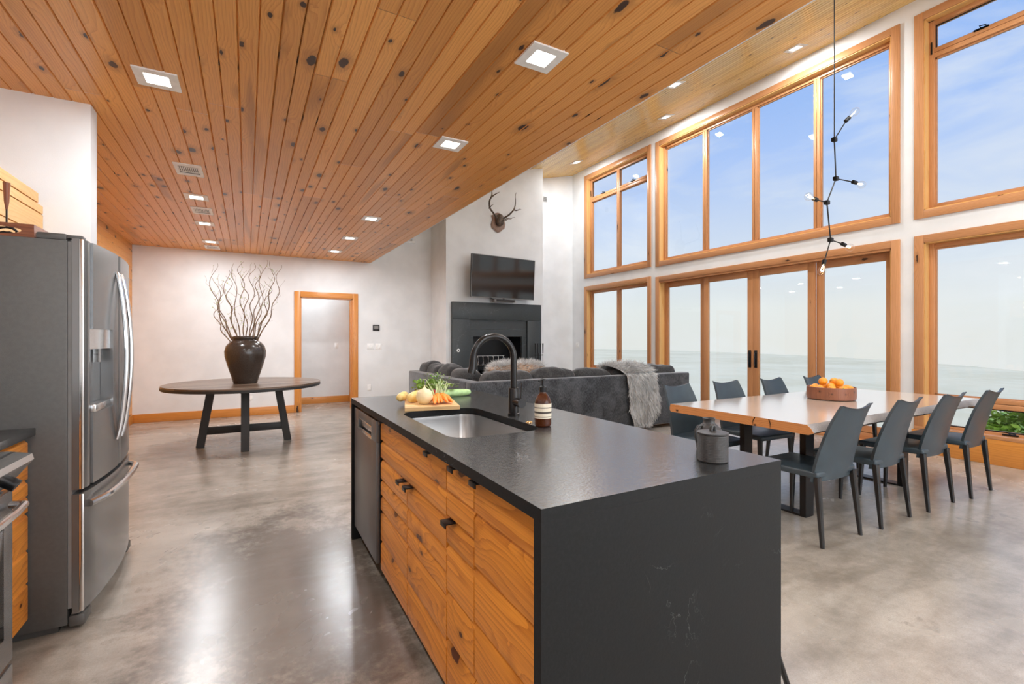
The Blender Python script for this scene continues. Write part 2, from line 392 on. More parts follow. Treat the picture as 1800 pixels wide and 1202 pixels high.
# low ceiling: boards run away from the camera, each with a V-groove down its middle
edge = lambda y: 2.085-.021*y
b = B(); W = .181; G_ = .006; x = LX-.02; ez = CH
nb = int((2.07-LX)/W)+2
for i in range(nb):
    x0 = LX-.06+i*W; x1 = x0+W
    if x0 > 1.98: break
    sh = .0
    def ex(xx, y): # boards follow the same slight skew as the ceiling's open edge
        return xx-.0175*(y-1.5)*max(0, min(1, (xx+1.7)/3.6))
    last = x1 > 1.93
    y = NY
    while y < BY:
        y2 = min(BY, y+random.uniform(2.2, 4.4)); 
        if y == NY: y2 = min(BY, NY+random.uniform(.8, 4.4))
        xm = (x0+x1)/2
        prof = [(x0, ez+.008), (x0+G_, ez), (xm-G_*.7, ez), (xm, ez+.007), (xm+G_*.7, ez), (x1-G_, ez), (x1, ez+.008)]
        vA = [b.bm.verts.new((ex(px, y+.001), y+.001, pz)) for px, pz in prof]
        vB = [b.bm.verts.new((ex(px, y2-.001), y2-.001, pz)) for px, pz in prof]
        for k in range(6): b.bm.faces.new((vA[k], vA[k+1], vB[k+1], vB[k]))
        b.fin(1); y = y2
xe = x1 if x1 < 2.06 else x0
o = b.done('ceiling', M['ceil'], ang=20); struct(o)
xlast = LX-.06+W*sum(1 for i in range(nb) if LX-.06+i*W <= 1.98)
b = B(); b.poly([(LX-.02, NY), (ex(xlast, NY)-.004, NY), (ex(xlast, BY)-.004, BY), (LX-.02, BY)], 2, CH+.009, CH+.33)
struct(b.done('ceiling_slab', M['wall'])); 
b = B(); b.poly([(ex(xlast, NY)-.004, NY), (ex(xlast, NY)+.012, NY), (ex(xlast, BY)+.012, BY), (ex(xlast, BY)-.004, BY)], 2, CH+.006, CH+.35, long=1)
struct(b.done('trim_1', M['wall']))

# sloping ceiling, narrow bead boards
b = B(); W2 = .062; x = LX-.1; sl = .24
while x < RX+.2:
    x1 = x+W2; y = NY; 
    while y < BY+.05:
        y2 = min(BY+.1, y+random.uniform(2., 4.5))
        prof = [(x, .012), (x+.005, 0), (x1-.005, 0), (x1, .012)]
        vA = [b.bm.verts.new((px, y, hz(px)+pz)) for px, pz in prof]; vB = [b.bm.verts.new((px, y2, hz(px)+pz)) for px, pz in prof]
        for k in range(3): b.bm.faces.new((vA[k], vA[k+1], vB[k+1], vB[k]))
        b.fin(1); y = y2
    x = x1
struct(b.done('ceiling_high', M['hiceil'], ang=20))
b = B(); b.poly([(LX-.2, hz(LX-.2)+.02), (RX+.3, hz(RX+.3)+.02), (RX+.3, hz(RX+.3)+.3), (LX-.2, hz(LX-.2)+.3)], 1, NY-.2, BY+.3)
struct(b.done('ceiling_roof', M['wall']))

# wall helper with rectangular holes: plane 'x' or 'y'
def holed(bb, axis, a0, a1, u0, u1, z0, z1, holes):
    us = sorted({u0, u1, *[h[0] for h in holes], *[h[1] for h in holes]}); zs = sorted({z0, z1, *[h[2] for h in holes], *[h[3] for h in holes]})
    for i in range(len(us)-1):
        run = None
        for j in range(len(zs)-1):
            cu = (us[i]+us[i+1])/2; cz = (zs[j]+zs[j+1])/2
            solid = not any(h[0] < cu < h[1] and h[2] < cz < h[3] for h in holes)
            if solid: run = (run[0] if run else zs[j], zs[j+1])
            if (not solid or j == len(zs)-2) and run:
                if axis == 0: bb.box(a0, a1, us[i], us[i+1], run[0], run[1])
                else: bb.box(us[i], us[i+1], a0, a1, run[0], run[1])
                run = None
CW = .088    # casing width
WIN = {1: (6.655, 8.724, 2.70, 5.06), 2: (6.655, 8.724, .55, 2.515), 3: (2.666, 6.53, 2.68, 5.04), 4: (-.30, 2.529, 2.685, 5.04), 5: (-.30, 2.529, .0, 2.49)}
DOOR = (2.666, 6.53, 0, 2.485)
holes = []
for n, (y0, y1, z0, z1) in WIN.items(): holes.append((y0+CW, y1-CW, z0+(CW if n != 5 else .26), z1-CW))
holes.append((DOOR[0]+CW, DOOR[1]-CW, 0, DOOR[3]-CW))
b = B(); holed(b, 0, RX, RX+.2, NY, BY+.2, -.1, 5.40, holes); struct(b.done('wall_right', M['wall']))

# back wall with hall doorway and the small high window
DX0, DX1, DZ = .757, 1.655, 2.06
HW = (2.03, 2.80, 3.26, 3.98)
b = B(); holed(b, 1, BY, BY+.14, LX-.2, RX+.2, 0, 5.40, [(DX0, DX1, 0, DZ), HW]); struct(b.done('wall_back', M['wall']))
# chimney breast
CX0, CX1, CYF = 3.2, 5.36, 8.37
b = B(); holed(b, 1, CYF, CYF+.12, CX0, CX1, 0, 4.3, [(3.75, 4.835, .68, 1.36)])
b.box(CX0, CX0+.1, CYF+.12, BY, 0, 4.3); b.box(CX1-.1, CX1, CYF+.12, BY, 0, 4.9)
b.poly([(CX0, 4.3), (CX1, 4.3), (CX1, hz(CX1)+.015), (CX0, hz(CX0)+.015)], 1, CYF, CYF+.12)
b.poly([(CX0, 4.3), (CX0+.1, 4.3), (CX0+.1, hz(CX0+.1)+.015), (CX0, hz(CX0)+.015)], 1, CYF+.12, BY)
struct(b.done('wall_chimney', M['wall']))
b = B(); 
b.box(3.70, 3.75, CYF+.12, 8.95, .6, 1.42); b.box(4.835, 4.885, CYF+.12, 8.95, .6, 1.42); b.box(3.70, 4.885, 8.9, 8.95, .6, 1.42)
b.box(3.70, 4.885, CYF, 8.95, .62, .68); b.box(3.70, 4.885, CYF+.12, 8.95, 1.36, 1.42)
b.box(3.7485, 3.760, CYF+.001, CYF+.121, .68, 1.3615); b.box(4.825, 4.8365, CYF+.001, CYF+.121, .68, 1.3615); b.box(3.75, 4.835, CYF+.001, CYF+.121, 1.352, 1.3615)
# left wall in pine boards
b2 = B(); z = 0; nbd = 0
while z < CH:
    z1 = min(CH, z+.089); g1 = .005
    y = 3.97
    while y < BY:
        y2 = min(BY, y+random.uniform(1.5, 3.5))
        b2.poly([(LX-.02, z), (LX-.006, z), (LX, z+g1), (LX, z1-g1), (LX-.006, z1), (LX-.02, z1)], 1, y, y2, long=1)
        y = y2
    z = z1
struct(b2.done('wall_left', M['ceil'], ang=20))
b2 = B(); b2.box(LX-.2, LX-.02, NY-.2, BY+.2, -.1, 5.0); struct(b2.done('wall_left_backing', M['wall']))
firebox = b
b = B(); b.box(LX-.02, -.88, 3.84, 3.97, 0, CH+.005); struct(b.done('wall_fridge', M['wall']))
b = B(); b.box(LX-.02, LX+.005, NY, 3.84, 0, CH+.005); struct(b.done('wall_kitchen', M['wall']))
b = B(); b.box(LX-.2, RX+.4, NY-.15, NY, -.1, 5.4); struct(b.done('wall_rear', M['wall']))
# hall beyond the doorway
b = B(); b.box(.2, 2.2, 10.3, 10.4, 0, 2.9); struct(b.done('wall_hall', M['wall']))
b = B(); b.box(.3, .42, BY+.14, 10.3, 0, 2.9); b.box(1.80, 1.92, BY+.14, 9.42, 0, 2.9); b.box(1.80, 1.92, 10.24, 10.3, 0, 2.9); b.box(1.80, 1.92, 9.42, 10.24, 2.08, 2.9); b.box(1.92, 2.1, 9.3, 10.4, 0, 2.9)
struct(b.done('wall_hall_side', M['wall']))
b = B(); b.box(.2, 2.2, BY+.14, 10.4, 2.6, 2.7); struct(b.done('ceiling_hall', M['wall']))
area('hall_lamp', (1.1, 9.85, 2.57), (0, 0, 0), .3, .3, 9, LAMPC)

# baseboards
b = B(); b.box(LX+.015, DX0-.10, BY-.018, BY, 0, .135, .004); struct(b.done('baseboard_back', M['base']))
b = B(); b.box(LX, LX+.016, 3.97, BY, 0, .135, .004); struct(b.done('baseboard_left', M['base']))
b = B(); b.box(.42, 1.80, 10.282, 10.3, 0, .135, .004); struct(b.done('baseboard_hall', M['base']))
b = B(); b.box(-.98, -.88, 3.83, 3.84, 0, .12); struct(b.done('baseboard_fridge', M['base']))
b = B(); b.box(RX-.016, RX, 8.724, BY, 0, .135, .003); b.box(RX-.016, RX, 6.53, 8.72, 0, .135, .003); b.box(RX-.016, RX, 2.53, 2.664, 0, .135, .003)
struct(b.done('baseboard_right', M['base']))

# doorway trim
d = sgroup('door_1')
b = B(); cw = .098
b.box(DX0-cw, DX0, BY-.022, BY, 0, DZ+cw, .003, long=2); b.box(DX1, DX1+cw, BY-.022, BY, 0, DZ+cw, .003, long=2); b.box(DX0, DX1, BY-.021, BY, DZ, DZ+cw, .003, long=0)
b.done('casing', M['base'], d)
b = B(); b.box(DX0, DX0+.018, BY, BY+.14, 0, DZ, long=2); b.box(DX1-.018, DX1, BY, BY+.14, 0, DZ, long=2); b.box(DX0, DX1, BY, BY+.14, DZ-.018, DZ, long=0)
b.box(DX1-.03, DX1-.018, BY+.05, BY+.09, 0, DZ-.02, long=2)
b.done('jamb', M['base'], d)
d = sgroup('door_2')
b = B(); b.box(1.78, 1.80, 9.34, 9.42, 0, 2.16, .003, long=2); b.box(1.78, 1.80, 10.2, 10.28, 0, 2.16, .003, long=2); b.box(1.78, 1.80, 9.42, 10.2, 2.08, 2.16, .003, long=1)
b.done('casing', M['base'], d)
b = B(); b.box(1.84, 1.88, 9.42, 10.2, 0.01, 2.08, long=2); b.done('door_leaf', M['trim'], d)

# ------------------------------------------------------------------ windows
def frame4(bb, x0, x1, y0, y1, z0, z1, w, bev=.003):
    bb.box(x0, x1, y0, y0+w, z0, z1, bev, long=2); bb.box(x0, x1, y1-w, y1, z0, z1, bev, long=2)
    bb.box(x0, x1, y0+w, y1-w, z0, z0+w, bev, long=1); bb.box(x0, x1, y0+w, y1-w, z1-w, z1, bev, long=1)
def window(n, mull=(), trans=None, awn=False, base=0):
    y0, y1, z0, z1 = WIN[n]; p = sgroup('window_%d' % n)
    b = B()
    if n != 5: frame4(b, RX-.022, RX, y0, y1, z0, z1, CW)
    else:
        b.box(RX-.022, RX, y1-CW, y1, .30, z1, .003, long=2); b.box(RX-.022, RX, y0, y0+CW, .30, z1, .003, long=2); b.box(RX-.022, RX, y0+CW, y1-CW, z1-CW, z1, .003, long=1)
    b.done('casing', M['trim'], p)
    a0, a1, c0, c1 = y0+CW, y1-CW, z0+(CW if n != 5 else .26), z1-CW
    b = B(); t = .012; b.box(RX-.01, RX+.12, a0-.001, a0+t, c0, c1, long=2); b.box(RX-.01, RX+.12, a1-t, a1+.001, c0, c1, long=2)
    b.box(RX-.01, RX+.12, a0, a1, c0-.001, c0+t, long=1); b.box(RX-.01, RX+.12, a0, a1, c1-t, c1+.001, long=1); b.done('jamb', M['pale'], p)  # same wood as the trim; window light put in as a paler colour
    if n == 5:
        b = B(); b.box(RX-.03, RX+.10, y0, y1, .262, .30, .004, long=1); b.done('sill', M['trim'], p)
    a0 += t; a1 -= t; c0 += t; c1 -= t
    b = B(); fw = .05
    frame4(b, RX+.085, RX+.15, a0, a1, c0, c1, fw)
    frame4(b, RX+.11, RX+.14, a0+fw, a1-fw, c0+fw, c1-fw, .014, 0)
    for m in mull:
        b.box(RX+.085, RX+.15, m-.042, m-.003, c0+fw, c1-fw, .003, long=2); b.box(RX+.085, RX+.15, m+.003, m+.042, c0+fw, c1-fw, .003, long=2)
        b.box(RX+.095, RX+.14, m-.004, m+.004, c0+fw, c1-fw, long=2); b.box(RX+.11, RX+.14, m-.056, m+.056, c0+fw, c1-fw, long=2)
    seg = [a0+fw]+list(mull)+[a1-fw]
    if trans:
        for i in range(len(seg)-1):
            s0 = seg[i]+(.042 if i else 0); s1 = seg[i+1]-(.042 if i < len(seg)-2 else 0)
            b.box(RX+.08, RX+.152, s0, s1, trans-.055, trans-.002, .003, long=1); b.box(RX+.08, RX+.152, s0, s1, trans+.002, trans+.05, .003, long=1)
            b.box(RX+.11, RX+.14, s0, s1, trans-.07, trans+.06, long=1)
    b.done('sash', M['trim'], p)
    zs = [(c0+fw, c1-fw)] if not trans else [(c0+fw, trans-.055), (trans+.05, c1-fw)]
    for i in range(len(seg)-1):
        s0 = seg[i]+(.04 if i else 0); s1 = seg[i+1]-(.04 if i < len(seg)-2 else 0)
        for j, (q0, q1) in enumerate(zs):
            b = B(); b.box(RX+.122, RX+.127, s0, s1, q0, q1); b.done('pane', M['glass'], p)
            if awn and j == awn-1:
                k = B(); frame4(k, RX+.108, RX+.121, s0+.004, s1-.004, q0+.004, q1-.004, .010, 0); k.done('gasket', M['black'], p)
                k = B(); zc = q0-.012 if n in (1, 4) else q0-.015; ym = (s0+s1)/2
                if n == 4: ym = 1.98
                k.box(RX+.06, RX+.082, ym-.06, ym+.06, zc, zc+.014, .003); k.tube([(RX+.07, ym, zc+.01), (RX+.05, ym+.01, zc+.03), (RX+.06, ym-.045, zc+.02)], .006, 6)
                k.done('crank_handle', M['black'], p)
    if n in (1, 4):
        k = B(); yy = a1-.025
        k.box(RX+.075, RX+.086, yy-.008, yy+.008, c1-.38, c1-.24, .003); k.done('latch', M['black'], p)
    return p
window(1, [7.69], 4.50, 2); window(2, [7.69]); window(3, [3.66, 4.58, 5.50]); window(4, [1.1], 4.57, 2); window(5, [1.1], .62, 1)
# wide pine board under the near window
b = B(); b.box(RX-.03, RX-.008, -.30, 2.55, 0, .262, .004, long=1); struct(b.done('baseboard_window', M['base']))
# four-panel glazed door
p = sgroup('door_3'); y0, y1, z0, z1 = DOOR
b = B(); b.box(RX-.022, RX, y0, y0+CW, 0, z1, .003, long=2); b.box(RX-.022, RX, y1-CW, y1, 0, z1, .003, long=2); b.box(RX-.022, RX, y0+CW, y1-CW, z1-CW, z1, .003, long=1)
b.done('casing', M['trim'], p)
a0, a1, c1 = y0+CW, y1-CW, z1-CW
b = B(); b.box(RX-.01, RX+.13, a0-.001, a0+.012, 0, c1, long=2); b.box(RX-.01, RX+.13, a1-.012, a1+.001, 0, c1, long=2); b.done('jamb', M['pale'], p)  # door jamb likewise: brightness from outside painted as paler wood
b = B(); b.box(RX-.01, RX+.18, a0, a1, c1-.03, c1+.001, long=1); b.box(RX-.01, RX+.18, a0, a1, 0, .025, long=1); b.done('track', M['trim'], p)
pw = (a1-a0-.024)/4
for i in range(4):
    s0 = a0+.012+i*pw; s1 = s0+pw; dx = .075 if i in (1, 2) else .115
    b = B(); frame4(b, RX+dx, RX+dx+.04, s0+.001, s1-.001, .025, c1-.03, .095); 
    b.box(RX+dx, RX+dx+.039, s0+.09, s1-.09, .11, .20, long=1)
    lf = b.done('door_leaf', M['trim'], p)
    b = B(); b.box(RX+dx+.018, RX+dx+.024, s0+.09, s1-.09, .19, c1-.12); b.done('pane', M['glass'], p)
    if i in (1, 2):
        yh = s1-.05 if i == 1 else s0+.05
        b = B(); b.box(RX+dx-.012, RX+dx, yh-.022, yh+.022, .86, 1.13, .003); b.tube([(RX+dx-.012, yh, .90), (RX+dx-.04, yh, .90), (RX+dx-.04, yh, 1.09), (RX+dx-.012, yh, 1.09)], .008, 8)
        b.done('door_handle', M['black'], p)
# small high window in the back wall
p = sgroup('window_6'); x0, x1, z0, z1 = HW
b = B(); b.box(x0, x0+.03, BY+.03, BY+.07, z0, z1); b.box(x1-.03, x1, BY+.03, BY+.07, z0, z1); b.box(x0, x1, BY+.03, BY+.07, z0, z0+.03); b.box(x0, x1, BY+.03, BY+.07, z1-.03, z1)
b.box((x0+x1)/2+.16, (x0+x1)/2+.18, BY+.03, BY+.07, z0, z1); b.box(x0-.05, x1+.05, BY-.03, BY+.03, z0-.04, z0, .004); b.done('frame', M['white'], p)
b = B(); b.box(x0, x1, BY+.048, BY+.052, z0, z1); b.done('pane', M['glass'], p)
b = B(); b.box(x0-.2, x1+.2, BY+.5, BY+.52, z0-.4, z1+.4, long=0); struct(b.done('wall_beyond', M['ceil']))

# ------------------------------------------------------------------ outside
def ter():
    m, nt, b_ = newmat('haze_toned_valley'); g = G(nt); P = g.n('TexCoord').outputs['Object']
    mp = g.n('Mapping', {'Vector': P, 'Scale': (.0011, .0011, .0011)}).outputs[0]
    n = g.noise(mp, 1., 8, .62); n2 = g.noise(mp, 7., 4, .6)
    c = g.mix(g.ss(n, .35, .65), (.60, .55, .40), (.69, .64, .49)); c = g.mix(g.ss(n2, .52, .6, 0., .35), c, (.70, .68, .56))  # distance haze painted into the land as pale tones
    nt.links.new(c, b_.inputs['Base Color']); b_.inputs['Roughness'].default_value = 1; b_.inputs['Specular IOR Level'].default_value = 0
    return m
C0, S0 = cos(R(28.9)), sin(R(28.9))
b = B(); H0 = -230.; pts = []
def edge_d(a):      # the hazy rim of the valley lies farther off towards the north
    return 12000-8500*max(0, min(1, (a-40)/45))
n = 72; rings = []
for fr in (.004, .03, .1, .25, .5, .75, 1.):
    ring = []
    for k in range(n+1):
        a = -60+240*k/n; dd = edge_d(a)*fr; h = H0+ (0 if fr == 1. else noise.noise(Vector((dd*cos(R(a))*.0006, dd*sin(R(a))*.0006, 0)))*16*fr)
        if fr < .05: h = H0*(.10+.8*fr/.05*.5)
        ring.append((dd*sin(R(a)), dd*cos(R(a)), h))
    rings.append(ring)
b.rings(rings, close=False, capa=False, capb=False); tag(struct(b.done('terrain', ter(), ang=80)))
def bush(name, c, r, n, label):
    b = B(); me_v = []; me_f = []
    for i in range(n):
        u = Vector((random.gauss(0, 1), random.gauss(0, 1), random.gauss(0, 1))).normalized()*random.uniform(.55, 1.)**.5
        p = Vector((c[0]+u.x*r[0], c[1]+u.y*r[1], c[2]+u.z*r[2]*(.8+.4*noise.noise(u*2)))); s = random.uniform(.03, .07)
        t = Vector((random.gauss(0, 1), random.gauss(0, 1), random.gauss(0, .6))).normalized(); q = t.cross(Vector((random.random(), random.random(), 1))).normalized()
        k = len(me_v); me_v += [p, p+t*s+q*s*.5, p+t*s*2, p+t*s-q*s*.5]; me_f.append((k, k+1, k+2, k+3))
    me = bpy.data.meshes.new(name); me.from_pydata(me_v, [], me_f); me.materials.append(M['foliage']); o = bpy.data.objects.new(name, me); COL.objects.link(o)
    tag(o, label, 'bush')
    return o
M['foliage'] = plain('bright_green_foliage', (.42, .60, .12), .6, var=.5, vs_=3)  # bright green leaves, tone varied by noise
o = bush('bush', (9.7, 1.75, -.30), (1.1, 1.25, .98), 15000, 'leafy green bush outside beneath the low window behind the chairs')
k = B()
for i in range(9):
    a = i*.7; k.tube([(9.6, 1.9, -1.8), (9.6+.2*cos(a), 1.9+.2*sin(a), -1.1), (9.6+.7*cos(a), 1.9+.8*sin(a), -.3)], [.04, .025, .008], 6)
k.done('stems', M['twig'], None).parent = o
b = B(); b.box(7.3, 14, -4, 9, -1.95, -1.8); struct(b.done('ground', plain('grass_bank', (.22, .26, .10), .9, var=.4, vs_=1)))

# ------------------------------------------------------------------ ceiling lamps and vents
def downlight(x, y, label, group, slope=False, s=.205):
    z = hz(x) if slope else CH
    t = thing('recessed_light', (x, y, z), label, 'ceiling light', group)
    b = B(); h = s/2; q = h*.56
    frame = []
    for (x0, x1, y0, y1) in ((-h, h, q, h), (-h, h, -h, -q), (-h, -q, -q, q), (q, h, -q, q)): b.box(x0, x1, y0, y1, -.008, .004)
    o = b.done('trim_ring', M['white']); o.parent = t
    b = B(); b.box(-q, q, -q, q, -.003, .002); o2 = b.done('diffuser', M['lens']); o2.parent = t
    if slope: t.rotation_euler = (0, -math.atan(.24), 0)
    l = area('downlight', (x, y, z-.02), (0, -math.atan(.24) if slope else 0, 0), q*1.8, q*1.8, DL*(2.0 if slope else 1), LAMPC)
    return t
NM = ['', 'nearest', 'second', 'third', 'fourth', 'farthest']
lw = [(-.465, 3.28, 'nearest one, above the fridge'), (-.50, 5.80, 'just past the nearer slotted vent'), (-.52, 7.06, 'between the two farther slotted vents'), (-.54, 8.33, 'closest to the back wall')]
for x, y, s in lw: downlight(x, y, 'glowing square recessed light, left row of low ceiling, '+s, 'recessed lights in the low pine ceiling')
rw = [(1.315, 2.07, 'nearest and largest'), (1.30, 3.31, 'second from the camera'), (1.262, 5.81, 'third from the camera'), (1.235, 7.07, 'fourth from the camera'), (1.20, 8.24, 'closest to the back wall')]
for x, y, s in rw: downlight(x, y, 'glowing square recessed light, right row of low ceiling, '+s, 'recessed lights in the low pine ceiling')
for x, y, s in [(6.22, 3.60, 'nearest, beside the hanging cord'), (5.16, 4.65, 'one nearest the edge of the low ceiling'), (6.18, 5.76, 'above the tall four-pane window'), (6.02, 8.08, 'farthest, by the far corner')]:
    downlight(x, y, 'glowing recessed light in the sloping ceiling, '+s, 'recessed lights in the high sloping ceiling', True)
for x, y in ((-.45, .75), (1.33, -.45), (-.44, -1.7), (1.33, -1.7), (3.6, 1.2), (5.2, 1.2), (3.4, -.9), (5.4, -.9)):   # those behind and above the frame
    if x < 2: l = area('downlight', (x, y, CH-.02), (0, 0, 0), .11, .11, DL, LAMPC)
    else: area('downlight', (x, y, hz(x)-.03), (0, -math.atan(.24), 0), .13, .13, DL*2, LAMPC)
for (x, y), s in zip([(-.475, 4.90), (-.495, 6.38), (-.55, 8.82)], ['nearest and largest of three', 'middle one, between two lights', 'farthest, against the back wall']):
    t = thing('ceiling_vent', (x, y, CH), 'white slotted air vent in the low pine ceiling, '+s, 'vent', 'air vents in the low pine ceiling')
    b = B(); b.box(-.10, .10, -.155, -.10, -.008, .002); b.box(-.10, .10, .10, .155, -.008, .002); b.box(-.10, -.075, -.1, .1, -.008, .002); b.box(.075, .10, -.1, .1, -.008, .002)
    b.box(-.075, .075, .045, .06, -.008, .002)
    b.done('frame', M['white']).parent = t
    b = B(); b.box(-.075, .075, -.1, .1, -.001, .002); b.done('duct', M['black']).parent = t
    b = B()
    for i in range(11): b.box(-.070+i*.014-.0035, -.070+i*.014+.0035, -.1, .045, -.006, 0)
    b.done('slats', M['white']).parent = t
t = thing('wall_vent', (6.0, BY, 4.55), 'small white air vent high on the wall right of the chimney', 'vent')
b = B(); b.box(-.12, .12, -.012, 0, -.07, .07, .003); b.done('frame', M['white']).parent = t
b = B()
for i in range(7): b.box(-.10, -.01, -.016, -.011, -.052+i*.016, -.052+i*.016+.009)
b.done('louvres', M['iron']).parent = t

# wall plates
def plate(name, c, w, h, ax, label, cat, kind='sw', grp=None):
    t = thing(name, c, label, cat, grp); b = B()
    def bx(bb, u0, u1, d0, d1, z0, z1, bev=0):
        if ax == 1: bb.box(u0, u1, -d1, -d0, z0, z1, bev)
        else: bb.box(-d1, -d0, u0, u1, z0, z1, bev)
    bx(b, -w/2, w/2, 0, .006, -h/2, h/2, .002); b.done('plate', M['white']).parent = t
    b = B()
    n = 2 if w > .1 else 1
    for i in range(n):
        u = (i-(n-1)/2)*.046
        if kind == 'sw': bx(b, u-.016, u+.016, .006, .010, -.033, .033, .001)
        else: bx(b, u-.014, u+.014, .006, .008, .008, .034); bx(b, u-.014, u+.014, .006, .008, -.034, -.008)
    b.done('rocker' if kind == 'sw' else 'socket', M['white']).parent = t
plate('light_switch', (1.985, BY, 1.163), .118, .115, 1, 'white double light switch right of the doorway, nearer the door frame', 'light switch', 'sw', 'switches beside the doorway')
plate('light_switch', (2.137, BY, 1.163), .118, .115, 1, 'white double light switch right of the doorway, farther from the door frame', 'light switch', 'sw', 'switches beside the doorway')
plate('wall_outlet', (1.962, BY, .382), .072, .115, 1, 'white wall outlet below the double light switches', 'outlet', 'o')
plate('wall_outlet', (-.05, BY, .30), .118, .072, 1, 'white wall outlet behind the round table', 'outlet', 'o')
plate('light_switch', (1.53, 10.3, 1.17), .072, .115, 1, 'single white light switch on the hall wall seen through the doorway', 'light switch')
plate('wall_outlet', (1.17, 10.3, .40), .072, .115, 1, 'white wall outlet low on the hall wall seen through the doorway', 'outlet', 'o')
plate('light_switch', (RX, 9.0, 1.17), .118, .115, 0, 'white light switch between the far corner and the windows', 'light switch')
t = thing('thermostat', (2.09, BY, 1.525), 'small black thermostat on the white wall right of the doorway', 'thermostat')
b = B(); b.box(-.062, .062, -.022, 0, -.055, .055, .004); b.done('housing', M['black']).parent = t
b = B(); b.box(-.042, .042, -.024, -.021, -.030, .034, .001); b.done('display', M['rubber']).parent = t

# ------------------------------------------------------------------ kitchen island
Z = .915
IX0, IX1, IY0, IY1 = .566, 1.46, .89, 3.20
SX0, SX1, SY0, SY1 = .672, 1.088, 1.675, 2.425
isl = thing('island_countertop', (1.0, 2.0, 0), 'black leathered granite island counter with waterfall ends and undermount sink opening', 'countertop')
def rrect(x0, x1, y0, y1, r, n=8):
    P = []
    for cx_, cy_, a in ((x1-r, y1-r, 0), (x0+r, y1-r, 90), (x0+r, y0+r, 180), (x1-r, y0+r, 270)):
        for k in range(n+1): P.append((cx_+r*cos(R(a+90*k/n)), cy_+r*sin(R(a+90*k/n))))
    return P
b = B(); bm = b.bm
outer = [(IX1, IY1), (IX0, IY1), (IX0, IY0), (IX1, IY0)]; inner = rrect(SX0, SX1, SY0, SY1, .085)
TH = .032
for z, flip in ((Z, 0), (Z-TH, 1)):
    o_ = [bm.verts.new((x, y, z)) for x, y in outer]; i_ = [bm.verts.new((x, y, z)) for x, y in inner]
    for c in range(4):
        seg = i_[c*9:(c+1)*9]
        for k in range(8): bm.faces.new((o_[c], seg[k], seg[k+1]) if flip else (o_[c], seg[k+1], seg[k]))
        nx = i_[((c+1) % 4)*9]
        bm.faces.new((o_[c], seg[8], nx, o_[(c+1) % 4]) if flip else (o_[c], o_[(c+1) % 4], nx, seg[8]))
    if z == Z: To, Ti = o_, i_
    else:
        for a_, b_ in ((To, o_), (Ti, i_)):
            for k in range(len(a_)): bm.faces.new((a_[k], a_[(k+1) % len(a_)], b_[(k+1) % len(a_)], b_[k]))
bmesh.ops.recalc_face_normals(bm, faces=bm.faces[:])
b.fin(1)
for f in bm.faces:
    if abs(f.normal.z) < .5: f.material_index = 1
b.done('worktop', [M['granite'], M['granite_side']], isl, ang=30)
b = B(); b.box(IX0, IX1, IY0, IY0+TH, 0, Z-TH-.0002, long=2); b.done('waterfall_panel', M['granite_side'], isl)
b = B(); b.box(IX0, IX1, IY1-TH, IY1, 0, Z-TH-.0005, long=2); b.done('waterfall_panel', M['granite_side'], isl)
b = B(); b.box(1.15, 1.17, IY0+TH, IY1-TH, 0, Z-TH, long=1); b.done('back_panel', M['front'], isl)
# lapped pine fronts
def lapped(bb, y0, y1, zs, x=.598):
    for z0, z1 in zip(zs, zs[1:]):
        bb.poly([(x+.022, z0+.0015), (x, z0+.0015), (x, z1-.024), (x+.016, z1-.001), (x+.022, z1-.001)], 1, y0, y1, long=1)
def pull(y, z, parent, x=.598):
    b = B(); b.box(x-.028, x+.004, y-.028, y+.028, z, z+.004, .001); b.box(x-.030, x-.026, y-.026, y+.026, z-.010, z+.004, .001)
    o = b.done('handle', M['black']); o.parent = parent; return o
def P0(o, parent): o.parent = parent; return o
g_ = .003
def carcass(t, y0, y1):
    loc = Vector(t.location)
    b = B(); b.box(.622, .66, y0, y1, .075, Z-TH-.003, long=2); b.box(.66, 1.148, y0, y0+.018, .075, .63, long=2); b.box(.66, 1.148, y1-.018, y1, .075, .63, long=2); b.box(.66, 1.148, y0, y1, .075, .095, long=1)
    P0(b.done('body', M['front'], M=Matrix.Translation(-loc)), t)
    b = B(); b.box(.655, .67, y0, y1, 0, .075); P0(b.done('toe_kick', M['black'], M=Matrix.Translation(-loc)), t)
def front(t, name, y0, y1, zs, hy, hz_=None, rnd=None):
    loc = Vector(t.location); b = B(); lapped(b, y0+g_, y1-g_, zs)
    o = P0(b.done(name, M['front'], M=Matrix.Translation(-loc)), t)
    hz_ = zs[-1]-.004 if hz_ is None else hz_
    b = B(); b.box(.566, .604, hy-.026, hy+.026, hz_, hz_+.004, .001); b.box(.565, .569, hy-.024, hy+.024, hz_-.012, hz_+.004, .001)
    P0(b.done('handle', M['black'], M=Matrix.Translation(-loc)), o); return o
t = thing('sink_cabinet', (.6, 2.04, 0), 'amber pine sink cabinet with two doors under a wide false drawer, beside the dishwasher', 'cabinet')
carcass(t, 1.562, 2.525)
front(t, 'drawer', 1.56, 2.525, [.672, .765, .874], 2.43)
zz = [.078, .235, .395, .475, .560, .664]
front(t, 'door', 2.04, 2.525, zz, 2.09); front(t, 'door', 1.56, 2.04, zz, 1.985)
b = B(); b.box(.566, .604, 1.675, 1.727, .870, .874, .001); b.box(.565, .569, 1.677, 1.725, .858, .874, .001)
P0(b.done('handle', M['black'], M=Matrix.Translation(-Vector(t.location))), t)
t = thing('narrow_cabinet', (.6, 1.44, 0), 'narrow amber pine cabinet with one drawer and one door in the middle of the island', 'cabinet')
carcass(t, 1.323, 1.562)
front(t, 'drawer', 1.325, 1.56, [.682, .770, .876], 1.45); front(t, 'door', 1.325, 1.56, [.078, .255, .42, .585, .676], 1.51)
